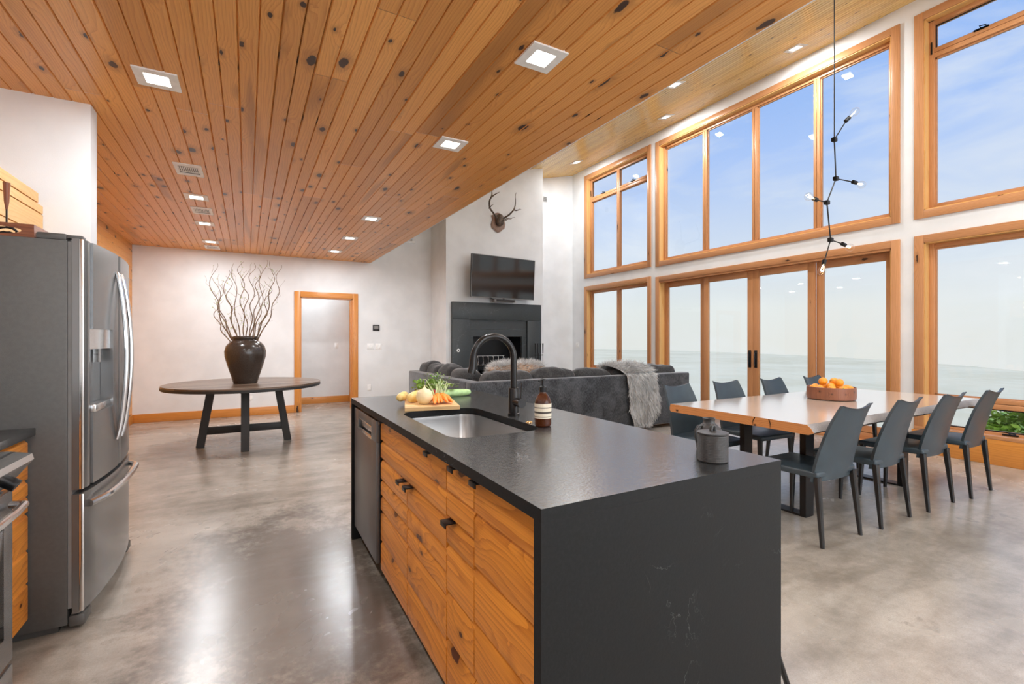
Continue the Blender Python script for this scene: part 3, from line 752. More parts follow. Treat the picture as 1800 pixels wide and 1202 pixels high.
t = thing('pull_out_cabinet', (.6, 1.12, 0), 'amber pine cabinet with one tall full-height front next to the near granite end', 'cabinet')
carcass(t, .925, 1.323)
front(t, 'door', .925, 1.325, [.078, .258, .430, .60, .765, .876], 1.27)
t = thing('dishwasher', (.6, 2.85, 0), 'dark slate stainless dishwasher at the far end of the island', 'dishwasher')
L_ = Matrix.Translation(-Vector(t.location))
b = B(); b.box(.60, 1.14, 2.545, 3.155, .10, .862); P0(b.done('tub', M['black'], M=L_), t)
b = B(); b.box(.578, .60, 2.54, 3.145, .10, .745, .004, long=1); b.box(.578, .60, 2.54, 2.66, .745, .862, .003); b.box(.578, .60, 3.02, 3.145, .745, .862, .003); b.box(.578, .60, 2.66, 3.02, .815, .862, .003)
dd = P0(b.done('door', M['dw'], M=L_), t)
b = B(); b.box(.594, .60, 2.66, 3.02, .745, .815); b.box(.577, .583, 2.66, 3.02, .742, .760, .001); b.box(.577, .583, 2.66, 3.02, .806, .816, .001); P0(b.done('pocket_handle', M['chrome'], M=L_), dd)
b = B(); b.box(.66, .68, 2.54, 3.15, 0, .10); P0(b.done('toe_kick', M['black'], M=L_), t)
b = B(); b.box(.60, .62, 2.527, 3.16, .862, .882, long=1); P0(b.done('filler_strip', M['front'], M=L_), t)
# sink
t = thing('kitchen_sink', (.88, 2.05, .7), 'stainless steel undermount sink set in the island counter', 'sink')
b = B(); rr = []
for ins, z, r in ((-.012, Z-TH-.002, .09), (.004, Z-TH-.002, .085), (.006, Z-TH-.02, .085), (.014, Z-TH-.18, .075), (.035, Z-TH-.20, .06), (.12, Z-TH-.205, .04)):
    rr.append([(x, y, z) for x, y in rrect(SX0+ins, SX1-ins, SY0+ins, SY1-ins, r)])
b.rings(rr, capa=False, capb=True); b.done('basin', M['sink'], t, ang=50)
b = B(); b.lathe([(.045, Z-TH-.204), (.045, Z-TH-.200), (.03, Z-TH-.200), (.028, Z-TH-.203)], (.88, 2.05, 0), 24); b.done('drain', M['chrome'], t)
# faucet
FX, FY = 1.148, 2.062
t = thing('kitchen_faucet', (FX, FY, Z), 'black gooseneck kitchen faucet behind the island sink', 'faucet')
b = B(); b.lathe([(.030, 0), (.030, .012), (.0265, .014), (.0265, .135), (.024, .139), (.017, .140)], n=28); b.done('body', M['faucet']).parent = t
pth = [(0, 0, .13), (0, 0, .2), (0, 0, .288)]
r0 = .108; s_ang = 0
for k in range(1, 19):
    a = pi*k/18*.965; pth.append((-r0+r0*cos(a), .01*(k/18), .288+r0*sin(a)))
lx, ly, lz = pth[-1]
b = B(); b.tube(pth, .0158, 16); b.done('spout', M['faucet']).parent = t
b = B(); b.tube([(lx, ly, lz+.004), (lx-.004, ly, lz-.05), (lx-.012, ly+.001, lz-.083)], [.0165, .0185, .020], 16); b.done('spray_head', M['faucet']).parent = t
b = B(); b.tube([(0, 0, .07), (0.004, -.048, .07)], .021, 20); b.tube([(.0045, -.048, .07), (.0055, -.075, .07)], .0235, 20)
hh = b.done('handle_hub', M['faucet']); hh.parent = t
b = B(); b.tube([(.006, -.062, .085), (.010, -.064, .165)], [.0035, .0028], 8); b.done('lever', M['faucet']).parent = hh
b = B(); b.lathe([(.016, 0), (.016, .004), (.012, .007), (.003, .008)], (1.108, 1.845, Z), 20); o = b.done('air_button', M['brass']); tag(o, 'small round brass button on the counter by the sink corner', 'button')
# soap bottle
t = thing('soap_bottle', (1.123, 1.752, Z), 'amber glass soap bottle with cream striped label and black pump', 'bottle')
prof = [(.030, 0), (.0355, .004), (.037, .012), (.037, .098), (.036, .108), (.031, .122), (.022, .136), (.0145, .144), (.0135, .152)]
b = B(); b.lathe(prof, n=32); b.done('bottle', M['amber']).parent = t
b = B(); b.lathe([(.0374, .036), (.0374, .100)], n=40, capa=False, capb=False); lb = b.done('label', M['label']); lb.parent = t
b = B()
for z0, z1 in ((.042, .0445), (.058, .066), (.081, .0845)): b.lathe([(.0376, z0), (.0376, z1)], n=40, capa=False, capb=False)
b.done('printed_bands', M['ink']).parent = lb
b = B(); b.lathe([(.0155, .150), (.0160, .152), (.0160, .170), (.012, .174), (.006, .176), (.0055, .198), (.012, .200), (.012, .207), (.003, .208)], n=24)
b.tube([(0, 0, .203), (-.012, -.006, .2035), (-.030, -.014, .199)], [.006, .0055, .0035], 8); b.done('pump', M['black']).parent = t
# stoneware jar and jug
t = thing('lidded_jar', (1.266, .990, Z), 'grey ribbed stoneware jar with a loop-handled lid on the near end of the island', 'jar')
b = B(); pr = [(.044, 0), (.0475, .003)]
for i in range(22): z = .006+i*.0044; pr += [(.0482, z), (.0474, z+.0022)]
pr += [(.0476, .104), (.046, .106)]
JJ = Matrix.Diagonal((.95, .95, .80, 1)); b.lathe(pr, n=40); b.done('jar_body', M['jar'], M=JJ).parent = t
b = B(); b.lathe([(.0485, .106), (.0495, .109), (.049, .112), (.030, .1155), (.008, .117)], n=40); ld = b.done('lid', M['jar'], M=JJ); ld.parent = t
b = B(); b.tube([(-.0075*0-.007, 0, .114), (-.007, 0, .126), (-.004, 0, .134), (.0015, 0, .137), (.006, 0, .133), (.008, 0, .126), (.008, 0, .114)], .0062, 10); b.done('loop_handle', M['jar'], M=JJ).parent = ld
t = thing('stoneware_jug', (1.375, 1.090, Z), 'grey stoneware jug with narrow neck and side handle standing behind the lidded jar', 'jug')
JS = Matrix.Diagonal((.88, .88, .72, 1)); b = B(); b.lathe([(.042, 0), (.046, .004), (.050, .04), (.051, .07), (.047, .098), (.034, .118), (.024, .128), (.021, .138), (.023, .150), (.0245, .153), (.021, .153), (.018, .145), (.018, .12)], n=36, capb=False); b.done('jug_body', M['jar'], M=JS).parent = t
b = B(); pa = [(-.030, .005, .121), (-.048, .010, .118), (-.060, .012, .098), (-.061, .012, .07), (-.056, .010, .045), (-.047, .008, .034)]; b.tube(pa, [.005, .006, .006, .0058, .0055, .005], 10); b.done('handle', M['jar'], M=JS).parent = t
# cutting board and vegetables
BZ = .935
bd = thing('cutting_board', (.90, 2.56, Z), 'thin bamboo cutting board holding vegetables on the far end of the island', 'cutting board')
b = B(); cs = [(.705, 2.445), (.990, 2.378), (1.095, 2.80), (.82, 2.845)]
nn = 14
for i in range(nn):
    f0, f1 = i/nn, (i+1)/nn
    def lerp(a, c, f): return (a[0]+(c[0]-a[0])*f, a[1]+(c[1]-a[1])*f)
    q = [lerp(cs[0], cs[3], f0), lerp(cs[1], cs[2], f0), lerp(cs[1], cs[2], f1), lerp(cs[0], cs[3], f1)]
    b.poly(q, 2, Z+.001, BZ-(i % 2)*.0008, long=0)
b.done('board', M['bamboo'], bd)
def blob(bb, path, rad, n=12): bb.tube(path, rad, n)
def veg(name, label, cat, build, mat, grp=None, loc=(0, 0, 0)):
    b = B(); build(b); o = b.done(name, mat, ang=60); tag(o, label, cat, grp); return o
def root_path(a, c, r, n=9, tip=.15, head=.8):
    a, c = Vector(a), Vector(c); P_, Rr = [], []
    for i in range(n):
        f = i/(n-1); P_.append(a+(c-a)*f+Vector((0, 0, .004*sin(pi*f))))
        Rr.append(r*(head+(1-head)*min(1, f*4) if f < .25 else (1-(1-tip)*((f-.25)/.75)**1.3))*(1 if 0 < f < 1 else .35))
    return P_, Rr
def capsule(a, c, r0, r1, n=10):
    a, c = Vector(a), Vector(c); P_, Rr = [], []; L = (c-a).length
    for i in range(n+1):
        f = i/n; th = f*pi; P_.append(a+(c-a)*(.5-.5*cos(th))); Rr.append(max(.001, (r0+(r1-r0)*f)*sin(th)**.45 if 0 < i < n else .002))
    return P_, Rr
veg('onion', 'large pale yellow onion in the middle of the cutting board', 'onion', lambda b: b.lathe([(.004, 0), (.028, .004), (.044, .022), (.0475, .044), (.042, .066), (.026, .082), (.010, .088), (.005, .096), (.003, .104)], (.842, 2.535, BZ), 32), M['onion'])
veg('squash', 'yellow squash lying on the cutting board, end towards the camera', 'squash', lambda b: b.tube(*capsule((.775, 2.60, BZ+.029), (.90, 2.735, BZ+.033), .030, .034), 20), M['parsnip'], 'yellow squashes on the board')
veg('squash', 'yellow squash on the leftmost corner of the board', 'squash', lambda b: b.tube(*capsule((.735, 2.665, BZ+.0255), (.815, 2.80, BZ+.027), .026, .026), 20), M['parsnip'], 'yellow squashes on the board')
cpts = [((.975, 2.445), (.98, 2.60), 'with its tip nearest the right board edge'), ((.948, 2.452), (.965, 2.60), 'second from the right board edge'), ((.920, 2.47), (.955, 2.61), 'in the middle of the bunch'), ((.896, 2.455), (.94, 2.60), 'leaning against the onion'), ((.868, 2.44), (.92, 2.58), 'lying in front of the onion')]
for i, (a, c, s) in enumerate(cpts):
    zz_ = BZ+.0155; top = (c[0], c[1], BZ+.030+.01*(i % 2))
    def mk(b, a=a, top=top): P_, Rr = root_path(top, (a[0], a[1]-.0, zz_-.003), .0185, 9, .3, .75); b.tube(P_, Rr, 12)
    o = veg('carrot', 'orange carrot '+s, 'carrot', mk, M['carrot'], 'carrots on the cutting board')
    b = B()
    for k in range(7):
        dx, dy = random.uniform(-.05, .06), random.uniform(.0, .09); h = random.uniform(.05, .10)
        p0 = Vector(top); b.tube([p0, p0+Vector((dx*.4, dy*.4, h*.55)), p0+Vector((dx*.8, dy*.9, h)), p0+Vector((dx*1.3, dy*1.4, h*.95))], [.0028, .0022, .0015, .001], 6)
    b.done('stalks', M['pgreen'], None).parent = o
    b = B()
    for k in range(70):
        p0 = Vector(top)+Vector((random.gauss(0, .03), random.uniform(0, .10), random.uniform(.05, .125))); s_ = random.uniform(.005, .012)
        t_ = Vector((random.gauss(0, 1), random.gauss(0, 1), random.gauss(0, .7))).normalized()*s_; u_ = t_.cross(Vector((.3, .2, 1))).normalized()*s_*.5
        vv = [b.bm.verts.new(p0+q_) for q_ in (Vector(), t_*.5+u_, t_, t_*.5-u_)]; b.bm.faces.new(vv)
    b.fin(); b.done('leaves', M['green'], None).parent = o
rp = [((.855, 2.715), 'behind the onion, leftmost of them'), ((.905, 2.655), 'tucked against the back of the onion'), ((.955, 2.70), 'between the onion and the carrots')]
for i, ((x, y), s) in enumerate(rp):
    r = .023; c = (x, y, BZ)
    o = veg('radish', 'round red radish '+s, 'radish', lambda b: b.lathe([(.002, .0)]+[(r*cos(R(a)), r+r*sin(R(a))+.012) for a in range(-80, 81, 16)]+[(.003, .060)], c, 20), M['radish'], 'radishes on the cutting board')
    b = B(); b.tube([(x-.01, y, BZ+.03), (x-.04, y-.002, BZ+.037), (x-.075, y+.004, BZ+.042)], [.003, .0015, .0006], 6); b.done('root_tail', M['pgreen'], None).parent = o
    b = B()
    for k in range(38):
        p0 = Vector((x+random.gauss(.015, .02), y+random.gauss(.02, .02), BZ+.058+random.uniform(0, .05))); s_ = random.uniform(.015, .028)
        t_ = Vector((random.gauss(0, .7), random.gauss(0, .7), random.uniform(.2, 1))).normalized()*s_; u_ = t_.cross(Vector((.3, .9, .2))).normalized()*s_*.38
        n_ = t_.cross(u_).normalized()*s_*.15
        vv = [b.bm.verts.new(p0+q_) for q_ in (Vector(), t_*.35+u_*.8+n_, t_*.75+u_*.7+n_, t_, t_*.75-u_*.7+n_, t_*.35-u_*.8+n_)]; b.bm.faces.new(vv)
    b.fin(); b.done('leaves', M['green'], None).parent = o
def zmk(b): b.tube(*capsule((1.085, 2.93, Z+.024), (1.31, 2.96, Z+.022), .028, .024), 18)
zo = veg('green_squash', 'long pale green squash lying on the counter behind the cutting board', 'squash', zmk, M['zuc'])
b = B()
for k in range(26):
    p0 = Vector((1.14+random.gauss(0, .03), 2.95+random.gauss(0, .02), Z+.046+random.uniform(0, .035))); s_ = random.uniform(.025, .045)
    t_ = Vector((random.gauss(0, 1), random.gauss(0, .6), random.uniform(0, .5))).normalized()*s_; u_ = t_.cross(Vector((.1, .2, 1))).normalized()*s_*.4
    vv = [b.bm.verts.new(p0+q_) for q_ in (Vector(), t_*.35+u_, t_*.75+u_*.8, t_, t_*.75-u_*.8, t_*.35-u_)]; b.bm.faces.new(vv)
b.fin(); b.done('leaves', M['leaf'], None).parent = zo
# stool at the seating side of the island
t = thing('bar_stool', (1.38, 1.2, 0), 'black metal stool tucked behind the near granite end of the island', 'stool')
b = B(); b.box(-.18, .12, -.17, .17, .63, .66, .01); b.done('seat', M['leather']).parent = t
for sx, sy in ((1, -1), (1, 1), (-1, -1), (-1, 1)):
    b = B(); e_ = (.37 if sx > 0 else -.20, .17*sy if sy > 0 else -.16, 0); b.tube([(.10 if sx > 0 else -.15, .14*sy, .635), e_], .0105, 10); b.done('leg', M['black']).parent = t

# ------------------------------------------------------------------ fridge
FY0, FY1 = 2.775, 3.69
t = thing('refrigerator', (-1.1, 3.23, 0), 'large slate stainless french door refrigerator with ice dispenser beside the white wall', 'refrigerator')
L_ = Matrix.Translation(-Vector(t.location))
def fd(b, name, mat, par=None): 
    o = b.done(name, mat, M=L_); o.parent = par or t
    return o
b = B(); b.box(-1.50, -.715, FY0, FY1, .03, 1.735, .004); b.box(-1.45, -.75, FY0+.02, FY1-.02, 0.0, .03); fd(b, 'cabinet', M['fside'])
b = B(); b.box(-.715, -.700, FY0+.006, FY1-.006, .10, 1.73); fd(b, 'gasket', M['rubber'])
def door_x(y): # bowed front
    f = (y-(FY0+FY1)/2)/((FY1-FY0)/2); return -.628-.036*f*f
def fdoor(y0, y1, z0, z1, n=14):
    b = B(); pts = [(-.700, y0), (-.700, y1)]; front_ = []
    for i in range(n+1):
        y = y1+(y0-y1)*i/n; front_.append((door_x(y)-(.012 if i in (0, n) else 0), y))
    b.poly(pts[:1]+[(-.700, y1)]+front_, 2, z0, z1, long=2); return b
ym = (FY0+FY1)/2
# left (near) door with dispenser recess: built from pieces round the opening
dy0, dy1, dz0, dz1 = 2.875, 3.135, .955, 1.345
b = fdoor(FY0, dy0, .625, 1.745, 3)
for y0_, y1_, z0_, z1_ in ((dy0, dy1, .625, dz0), (dy0, dy1, dz1, 1.745), (dy1, ym-.003, .625, 1.745)):
    n = 6; fr = [(door_x(y0_+(y1_-y0_)*(1-i/n)), y0_+(y1_-y0_)*(1-i/n)) for i in range(n+1)]
    b.poly([(-.700, y0_), (-.700, y1_)]+fr, 2, z0_, z1_, long=2)
nd = fd(b, 'door', M['fsteel'])
b = B(); fr = [(door_x(y)-.012, y) for y in (dy1, (dy0+dy1)/2, dy0)]
b.poly([(-.695, dy0), (-.695, dy1)]+fr, 2, dz1-.095, dz1, long=2); dp = fd(b, 'dispenser_panel', M['chrome'], nd)
b = B(); b.box(-.685, -.681, dy0+.004, dy1-.004, dz0, dz1-.095); fd(b, 'dispenser_recess', M['fsteel'], nd)
b = B(); b.box(-.681, -.640, dy0+.004, dy1-.004, dz0, dz0+.035, .004); fd(b, 'drip_tray', M['chrome'], nd); b = B(); b.box(-.675, -.655, (dy0+dy1)/2-.02, (dy0+dy1)/2+.02, dz1-.16, dz1-.095); fd(b, 'spout', M['chrome'], nd)
b = fdoor(ym+.003, FY1, .625, 1.745); fd(b, 'door', M['fsteel'])
b = fdoor(FY0, FY1, .075, .605); fz = fd(b, 'freezer_drawer', M['fsteel'])
b = B(); b.box(-.676, -.660, FY0-.001, FY0+.010, .625, 1.745, .003); b.box(-.676, -.660, FY0-.001, FY0+.010, .08, .605, .003); fd(b, 'edge_trim', M['chrome'])
for s, yy in ((-1, ym-.048), (1, ym+.048)):
    b = B(); pts = []
    for i in range(25):
        f = i/24; z = .77+.88*f; bow = sin(pi*f)**.75; pts.append((door_x(yy)+.004+.042*bow, yy+s*.004*bow, z))
    b.tube(pts, [.008]+[.0115]*23+[.008], 10); fd(b, 'door_handle', M['chrome'])
b = B(); pts = []
for i in range(25):
    f = i/24; y = 2.83+.80*f; bow = min(1, sin(pi*f)*3.); pts.append((door_x(y)+.004+.034*bow, y, .545+.008*bow))
b.tube(pts, .017, 10); fd(b, 'drawer_handle', M['chrome'], fz)
b = B(); b.box(-.822, -.72, FY0+.01, FY0+.13, 1.735, 1.765, .008); b.box(-.74, -.668, FY0+.02, FY0+.07, 1.745, 1.762, .004); fd(b, 'hinge_cover', M['fside'])
b = B(); b.box(-.93, -.72, FY1-.13, FY1-.01, 1.735, 1.765, .008); fd(b, 'hinge_cover', M['fside'])
b = B(); b.box(-.715, -.655, FY0+.002, FY0+.10, .015, .068, .012); fd(b, 'foot_cover', M['fside']); b = B(); b.box(-.715, -.655, FY1-.10, FY1-.002, .015, .068, .012); fd(b, 'foot_cover', M['fside'])
b = B(); b.box(-.73, -.70, FY0+.1, FY1-.1, .01, .075); fd(b, 'base_grille', M['black'])
b = B(); b.lathe([(.011, 0), (.011, .003), (.009, .004)], (door_x(3.62)-.002, 3.62, 1.66), 20, axis=0); fd(b, 'badge', M['chrome'])
# cabinet over the fridge
t = thing('upper_cabinet', (-1.3, 3.37, 1.8), 'pale pine wall cabinet above the refrigerator', 'cabinet')
L_ = Matrix.Translation(-Vector(t.location))
b = B(); b.box(LX+.005, -1.125, 2.90, 3.838, 1.80, 2.09, long=1); b.box(LX+.005, -1.125, 2.90, 3.76, 2.09, 2.155, long=1); P0(b.done('body', M['pale'], M=L_), t)
b = B()
for z0, z1, ye in ((1.80, 1.92, 3.835), (1.92, 2.045, 3.835), (2.045, 2.098, 3.835), (2.098, 2.16, 3.765)): b.poly([(-1.124, z0+.001), (-1.098, z0+.001), (-1.098, z1-.008), (-1.106, z1), (-1.124, z1)], 1, 2.905, ye, long=1)
P0(b.done('door', M['pale'], M=L_), t)
# tray with a hand hole and a scroll stand on the fridge
t = thing('wooden_tray', (-.98, 2.95, 1.735), 'red-brown wooden tray with an oval hand hole on top of the refrigerator', 'tray')
b = B(); x0, x1 = -1.20, -.83; z0, z1 = 1.7355, 1.795
hole = [(-.955+.085*cos(2*pi*k/24), (z0+z1)/2-.001+.017*sin(2*pi*k/24)) for k in range(24)]
L_ = Matrix.Translation(-Vector(t.location))
bm = b.bm
for yv in (2.80, 2.812):
    ou = [(x1, z1), (x0, z1), (x0, z0), (x1, z0)]
    o_ = [bm.verts.new((x, yv, z)) for x, z in ou]; i_ = [bm.verts.new((x, yv, z)) for x, z in hole]
    for c in range(4):
        seg = [i_[(c*6+3+k-3) % 24] for k in range(7)]
        for k in range(6): bm.faces.new((o_[c], seg[k], seg[k+1]))
        bm.faces.new((o_[c], seg[6], o_[(c+1) % 4]))
    if yv == 2.80: A_, C_ = o_, i_
    else:
        for a_, d_ in ((A_, o_), (C_, i_)):
            for k in range(len(a_)): bm.faces.new((a_[k], a_[(k+1) % len(a_)], d_[(k+1) % len(a_)], d_[k]))
bmesh.ops.recalc_face_normals(bm, faces=bm.faces[:]); b.fin(0)
b.box(x0, x1, 3.08, 3.092, z0, z1, long=0); b.box(x0, x0+.012, 2.812, 3.08, z0, z1, long=1); b.box(x1-.012, x1, 2.812, 3.08, z0, z1, long=1); b.box(x0, x1, 2.812, 3.08, z0, z0+.008, long=0)
P0(b.done('tray', M['redwood'], M=L_), t)
t = thing('scroll_stand', (-.965, 2.95, 1.744), 'dark wood spindle on curled iron feet standing in the tray on the refrigerator', 'ornament')
b = B(); b.lathe([(.004, .135), (.009, .17), (.0125, .25), (.013, .255)], n=16); b.done('spindle', M['redwood']).parent = t
b = B(); b.tube([(0, 0, .05), (0, 0, .14)], .0035, 8)
for s, zf in ((1, 0), (-1, .012)):
    b.tube([(s*x_, 0, z_+zf*0) for x_, z_ in ((.0, .055), (-.02, .052), (-.034, .04), (-.026, .028), (-.01, .034), (.01, .03), (.03, .016), (.048, .004), (.055, .012))], [.004, .006, .006, .004, .005, .006, .006, .004, .003], 8)
b.done('scroll_feet', M['iron']).parent = t

# ------------------------------------------------------------------ range, base cabinet, counter
t = thing('base_cabinet', (-1.2, 2.5, 0), 'pine base cabinet drawers between the stove and the refrigerator', 'cabinet')
L_ = Matrix.Translation(-Vector(t.location))
b = B(); b.box(LX+.01, -.862, 2.215, 2.765, .08, .88, long=2); P0(b.done('body', M['front'], M=L_), t)
def lap2(b, y0, y1, zs, x=-.838):
    for z0, z1 in zip(zs, zs[1:]): b.poly([(x-.022, z0+.001), (x, z0+.001), (x, z1-.016), (x-.012, z1-.001), (x-.022, z1-.001)], 1, y0, y1, long=1)
for nm, zs in (('drawer', [.70, .78, .868]), ('drawer', [.56, .63, .694]), ('drawer', [.10, .26, .40, .554])):
    b = B(); lap2(b, 2.22, 2.76, zs); o = P0(b.done(nm, M['front'], M=L_), t)
    b = B(); b.box(-.842, -.805, 2.44, 2.50, zs[-1]-.006, zs[-1]-.001); b.box(-.808, -.803, 2.44, 2.50, zs[-1]-.02, zs[-1]-.001); P0(b.done('handle', M['black'], M=L_), o)
b = B(); b.box(LX+.01, -.90, 2.215, 2.765, 0, .08); P0(b.done('toe_kick', M['black'], M=L_), t)
b = B(); b.box(LX+.006, -.815, 2.212, 2.768, .882, .915, .003); tag(b.done('side_countertop', M['granite']), 'short black counter between the stove and the refrigerator', 'countertop')
t = thing('stove', (-1.1, 1.82, 0), 'stainless steel gas range with black oven door at the left edge', 'stove')
L_ = Matrix.Translation(-Vector(t.location))
b = B(); b.box(-1.55, -.745, 1.45, 2.207, .05, .89); P0(b.done('body', M['fside'], M=L_), t)
b = B(); b.box(-1.55, -.70, 1.447, 2.21, .89, .916, .004); P0(b.done('cooktop', M['blackgl'], M=L_), t)
b = B(); b.poly([(-.72, .918), (-.66, .905), (-.655, .885), (-.72, .80), (-.745, .80), (-.745, .918)], 1, 1.447, 2.21); P0(b.done('control_panel', M['chrome'], M=L_), t)
for i in range(5):
    b = B(); y = 1.55+i*.135; b.tube([(-.695, y, .85), (-.66, y, .825)], .02, 16); P0(b.done('knob', M['black'], M=L_), t)
b = B(); b.box(-.745, -.706, 1.452, 2.205, .22, .79, .004); od = P0(b.done('oven_door', M['fsteel'], M=L_), t)
b = B(); b.box(-.7065, -.703, 1.53, 2.13, .32, .68, .001); P0(b.done('oven_window', M['blackgl'], M=L_), od)
b = B(); pts = [(-.70, 1.50, .745), (-.665, 1.51, .745), (-.655, 1.6, .745), (-.648, 1.83, .745), (-.655, 2.06, .745), (-.665, 2.16, .745), (-.70, 2.175, .745)]; b.tube(pts, .013, 10); P0(b.done('oven_handle', M['chrome'], M=L_), od)
b = B(); b.box(-.745, -.706, 1.452, 2.205, .07, .205, .004); P0(b.done('storage_drawer', M['fsteel'], M=L_), t)
b = B()
for y in (1.5, 1.62, 1.74, 1.86, 1.98, 2.16): b.box(-1.5, -.80, y-.006, y+.006, .935, .948)
for x in (-1.5, -1.15, -.81): b.box(x-.006, x+.006, 1.5, 2.16, .934, .946)
for x in (-1.49, -1.15, -.82):
    for y in (1.51, 1.83, 2.15): b.box(x-.006, x+.006, y-.006, y+.006, .914, .94)
P0(b.done('burner_grate', M['chrome'], M=L_), t)

# ------------------------------------------------------------------ round table, vase, branches
TX, TY, TR = -.07, 6.76, .865
t = thing('round_table', (TX, TY, 0), 'round dark plank table on black splayed legs near the back wall', 'table')
b = B(); bm = b.bm; nP = 11; w = 2*TR/nP
for i in range(nP):
    u0 = -TR+i*w+.0022; u1 = -TR+(i+1)*w-.0022
    us = [u0+(u1-u0)*k/6 for k in range(7)]
    pts = [(u, -math.sqrt(max(0, (TR-.004)**2-u*u))) for u in us]+[(u, math.sqrt(max(0, (TR-.004)**2-u*u))) for u in us[::-1]]
    th = R(12); pts = [(cos(th)*u-sin(th)*v, sin(th)*u+cos(th)*v) for v, u in pts]
    # drop duplicate end points
    pp = []
    for q in pts:
        if not pp or (Vector(q)-Vector(pp[-1])).length > 1e-4: pp.append(q)
    if (Vector(pp[0])-Vector(pp[-1])).length < 1e-4: pp.pop()
    b.poly(pp, 2, .742, .760, long=0)
top = P0(b.done('tabletop', M['dark']), t)
b = B(); b.lathe([(TR-.035, .71), (TR-.006, .71), (TR, .716), (TR, .738), (TR-.008, .742), (.1, .742)], n=72, capa=True, capb=False); P0(b.done('apron_rim', M['blackwood']), t)
def bar(b, p0, p1, w, d, up=(0, 1, 0)):
    p0, p1 = Vector(p0), Vector(p1); t_ = (p1-p0).normalized(); u = Vector(up); s_ = t_.cross(u).normalized(); v = s_.cross(t_).normalized()
    b.rings([[p+s_*(w/2)*a+v*(d/2)*c for a, c in ((-1, -1), (1, -1), (1, 1), (-1, 1))] for p in (p0, p1)])
for dx, dy in ((-1, 0), (1, 0), (0, -1), (0, 1)):
    b = B(); bx_, by_ = dx*.475, dy*.475; tx, ty = dx*.36, dy*.36
    bar(b, (bx_, by_, 0), (tx, ty, .71), .085, .085, (0, 1, 0) if dx else (1, 0, 0)); P0(b.done('leg', M['blackwood']), t)
b = B(); b.box(-.44, .44, -.035, .035, .15, .235, .003); b.box(-.035, .035, -.44, -.036, .15, .235, .003); b.box(-.035, .035, .036, .44, .15, .235, .003); P0(b.done('stretcher', M['blackwood']), t)
b = B(); b.box(-.55, .55, -.045, .045, .675, .71); b.box(-.045, .045, -.55, -.046, .675, .71); b.box(-.045, .045, .046, .55, .675, .71); P0(b.done('cross_brace', M['blackwood']), t)
VX, VY = TX+.0, TY-.10
t = thing('floor_vase', (VX, VY, .76), 'large dark bronze glazed vase on the round table', 'vase')
b = B(); pr = [(.125, 0), (.128, .006), (.15, .08), (.19, .2), (.218, .30), (.222, .36), (.205, .42), (.165, .465), (.135, .482), (.128, .492), (.137, .505), (.138, .522), (.130, .53), (.112, .528), (.105, .50), (.10, .44)]
pr = [(r_*1.02, h_*1.09) for r_, h_ in pr]; b.lathe(pr, n=56, capb=True); b.done('vase_body', M['vase'], ang=60).parent = t
t = thing('willow_branches', (VX, VY, .80), 'tall curly willow branches with small green buds standing in the dark vase', 'branches')
random.seed(21)
tips = [(-.33, 0.05, 1.25), (-.31, -.1, 1.5), (-.22, .1, 1.62), (-.28, .0, 1.45), (-.12, -.05, 1.66), (-.05, .1, 1.72), (.0, -.1, 1.58), (.07, .05, 1.70), (.14, -.05, 1.62), (.20, .08, 1.74), (.30, 0.0, 1.70), (.37, -.03, 1.66), (.18, -.1, 1.45), (-.18, -.1, 1.52), (.26, .1, 1.5), (-.36, .0, 1.68)]
lb_ = B()
for i, tp in enumerate(tips):
    b = B(); a0 = Vector((tp[0]*.22+random.uniform(-.02, .02), tp[1]*.3, .40-.04)); tip = Vector((tp[0]*C0, tp[1]-tp[0]*S0, (tp[2]-.04)*1.10-.36)); n = 26; pts = []; rr = []
    ph = random.random()*6; fr_ = random.uniform(2.2, 3.4); am = random.uniform(.022, .04)
    for k in range(n+1):
        f = k/n; g2 = f**1.0
        p = a0.lerp(tip, f) + Vector((tip.x*.55*sin(pi*f*.9)*(.6), tip.y*.4*sin(pi*f), 0)) + Vector((am*sin(ph+fr_*2*pi*f)*(f**.5)*(.4+f), am*.8*cos(ph*1.7+fr_*1.8*pi*f)*f, am*.5*sin(ph*2+5*pi*f)*f))
        pts.append(p); rr.append(.0064*(1-f)**.8+.0017)
    b.tube(pts, rr, 6)
    for k in range(7, n-1, 3):
        p = pts[k]; side = Vector((random.gauss(0, 1), random.gauss(0, .6), .9)).normalized(); L = random.uniform(.07, .2)
        sp_ = [p]; d_ = side
        for q_ in range(1, 6): d_ = (d_+Vector((random.gauss(0, .5), random.gauss(0, .4), .25))).normalized(); sp_.append(sp_[-1]+d_*L/5)
        if sp_[-1].z+.80 > 2.70: continue
        b.tube(sp_, [rr[k]*.6]+[.0011]*5, 5)
        for q_ in sp_[2:]:
            if random.random() < .35:
                s_ = random.uniform(.010, .02); t_ = Vector((random.gauss(0, 1), random.gauss(0, 1), random.random())).normalized()*s_; u_ = t_.cross(Vector((.1, 1, .3))).normalized()*s_*.35
                vv = [lb_.bm.verts.new(q_+w_) for w_ in (Vector(), t_*.5+u_, t_, t_*.5-u_)]; lb_.bm.faces.new(vv)
    b.done('branch', M['twig'], ang=80).parent = t
lb_.fin(); o = lb_.done('buds', M['leaf']); o.parent = t; o['kind'] = 'stuff'
random.seed(11)

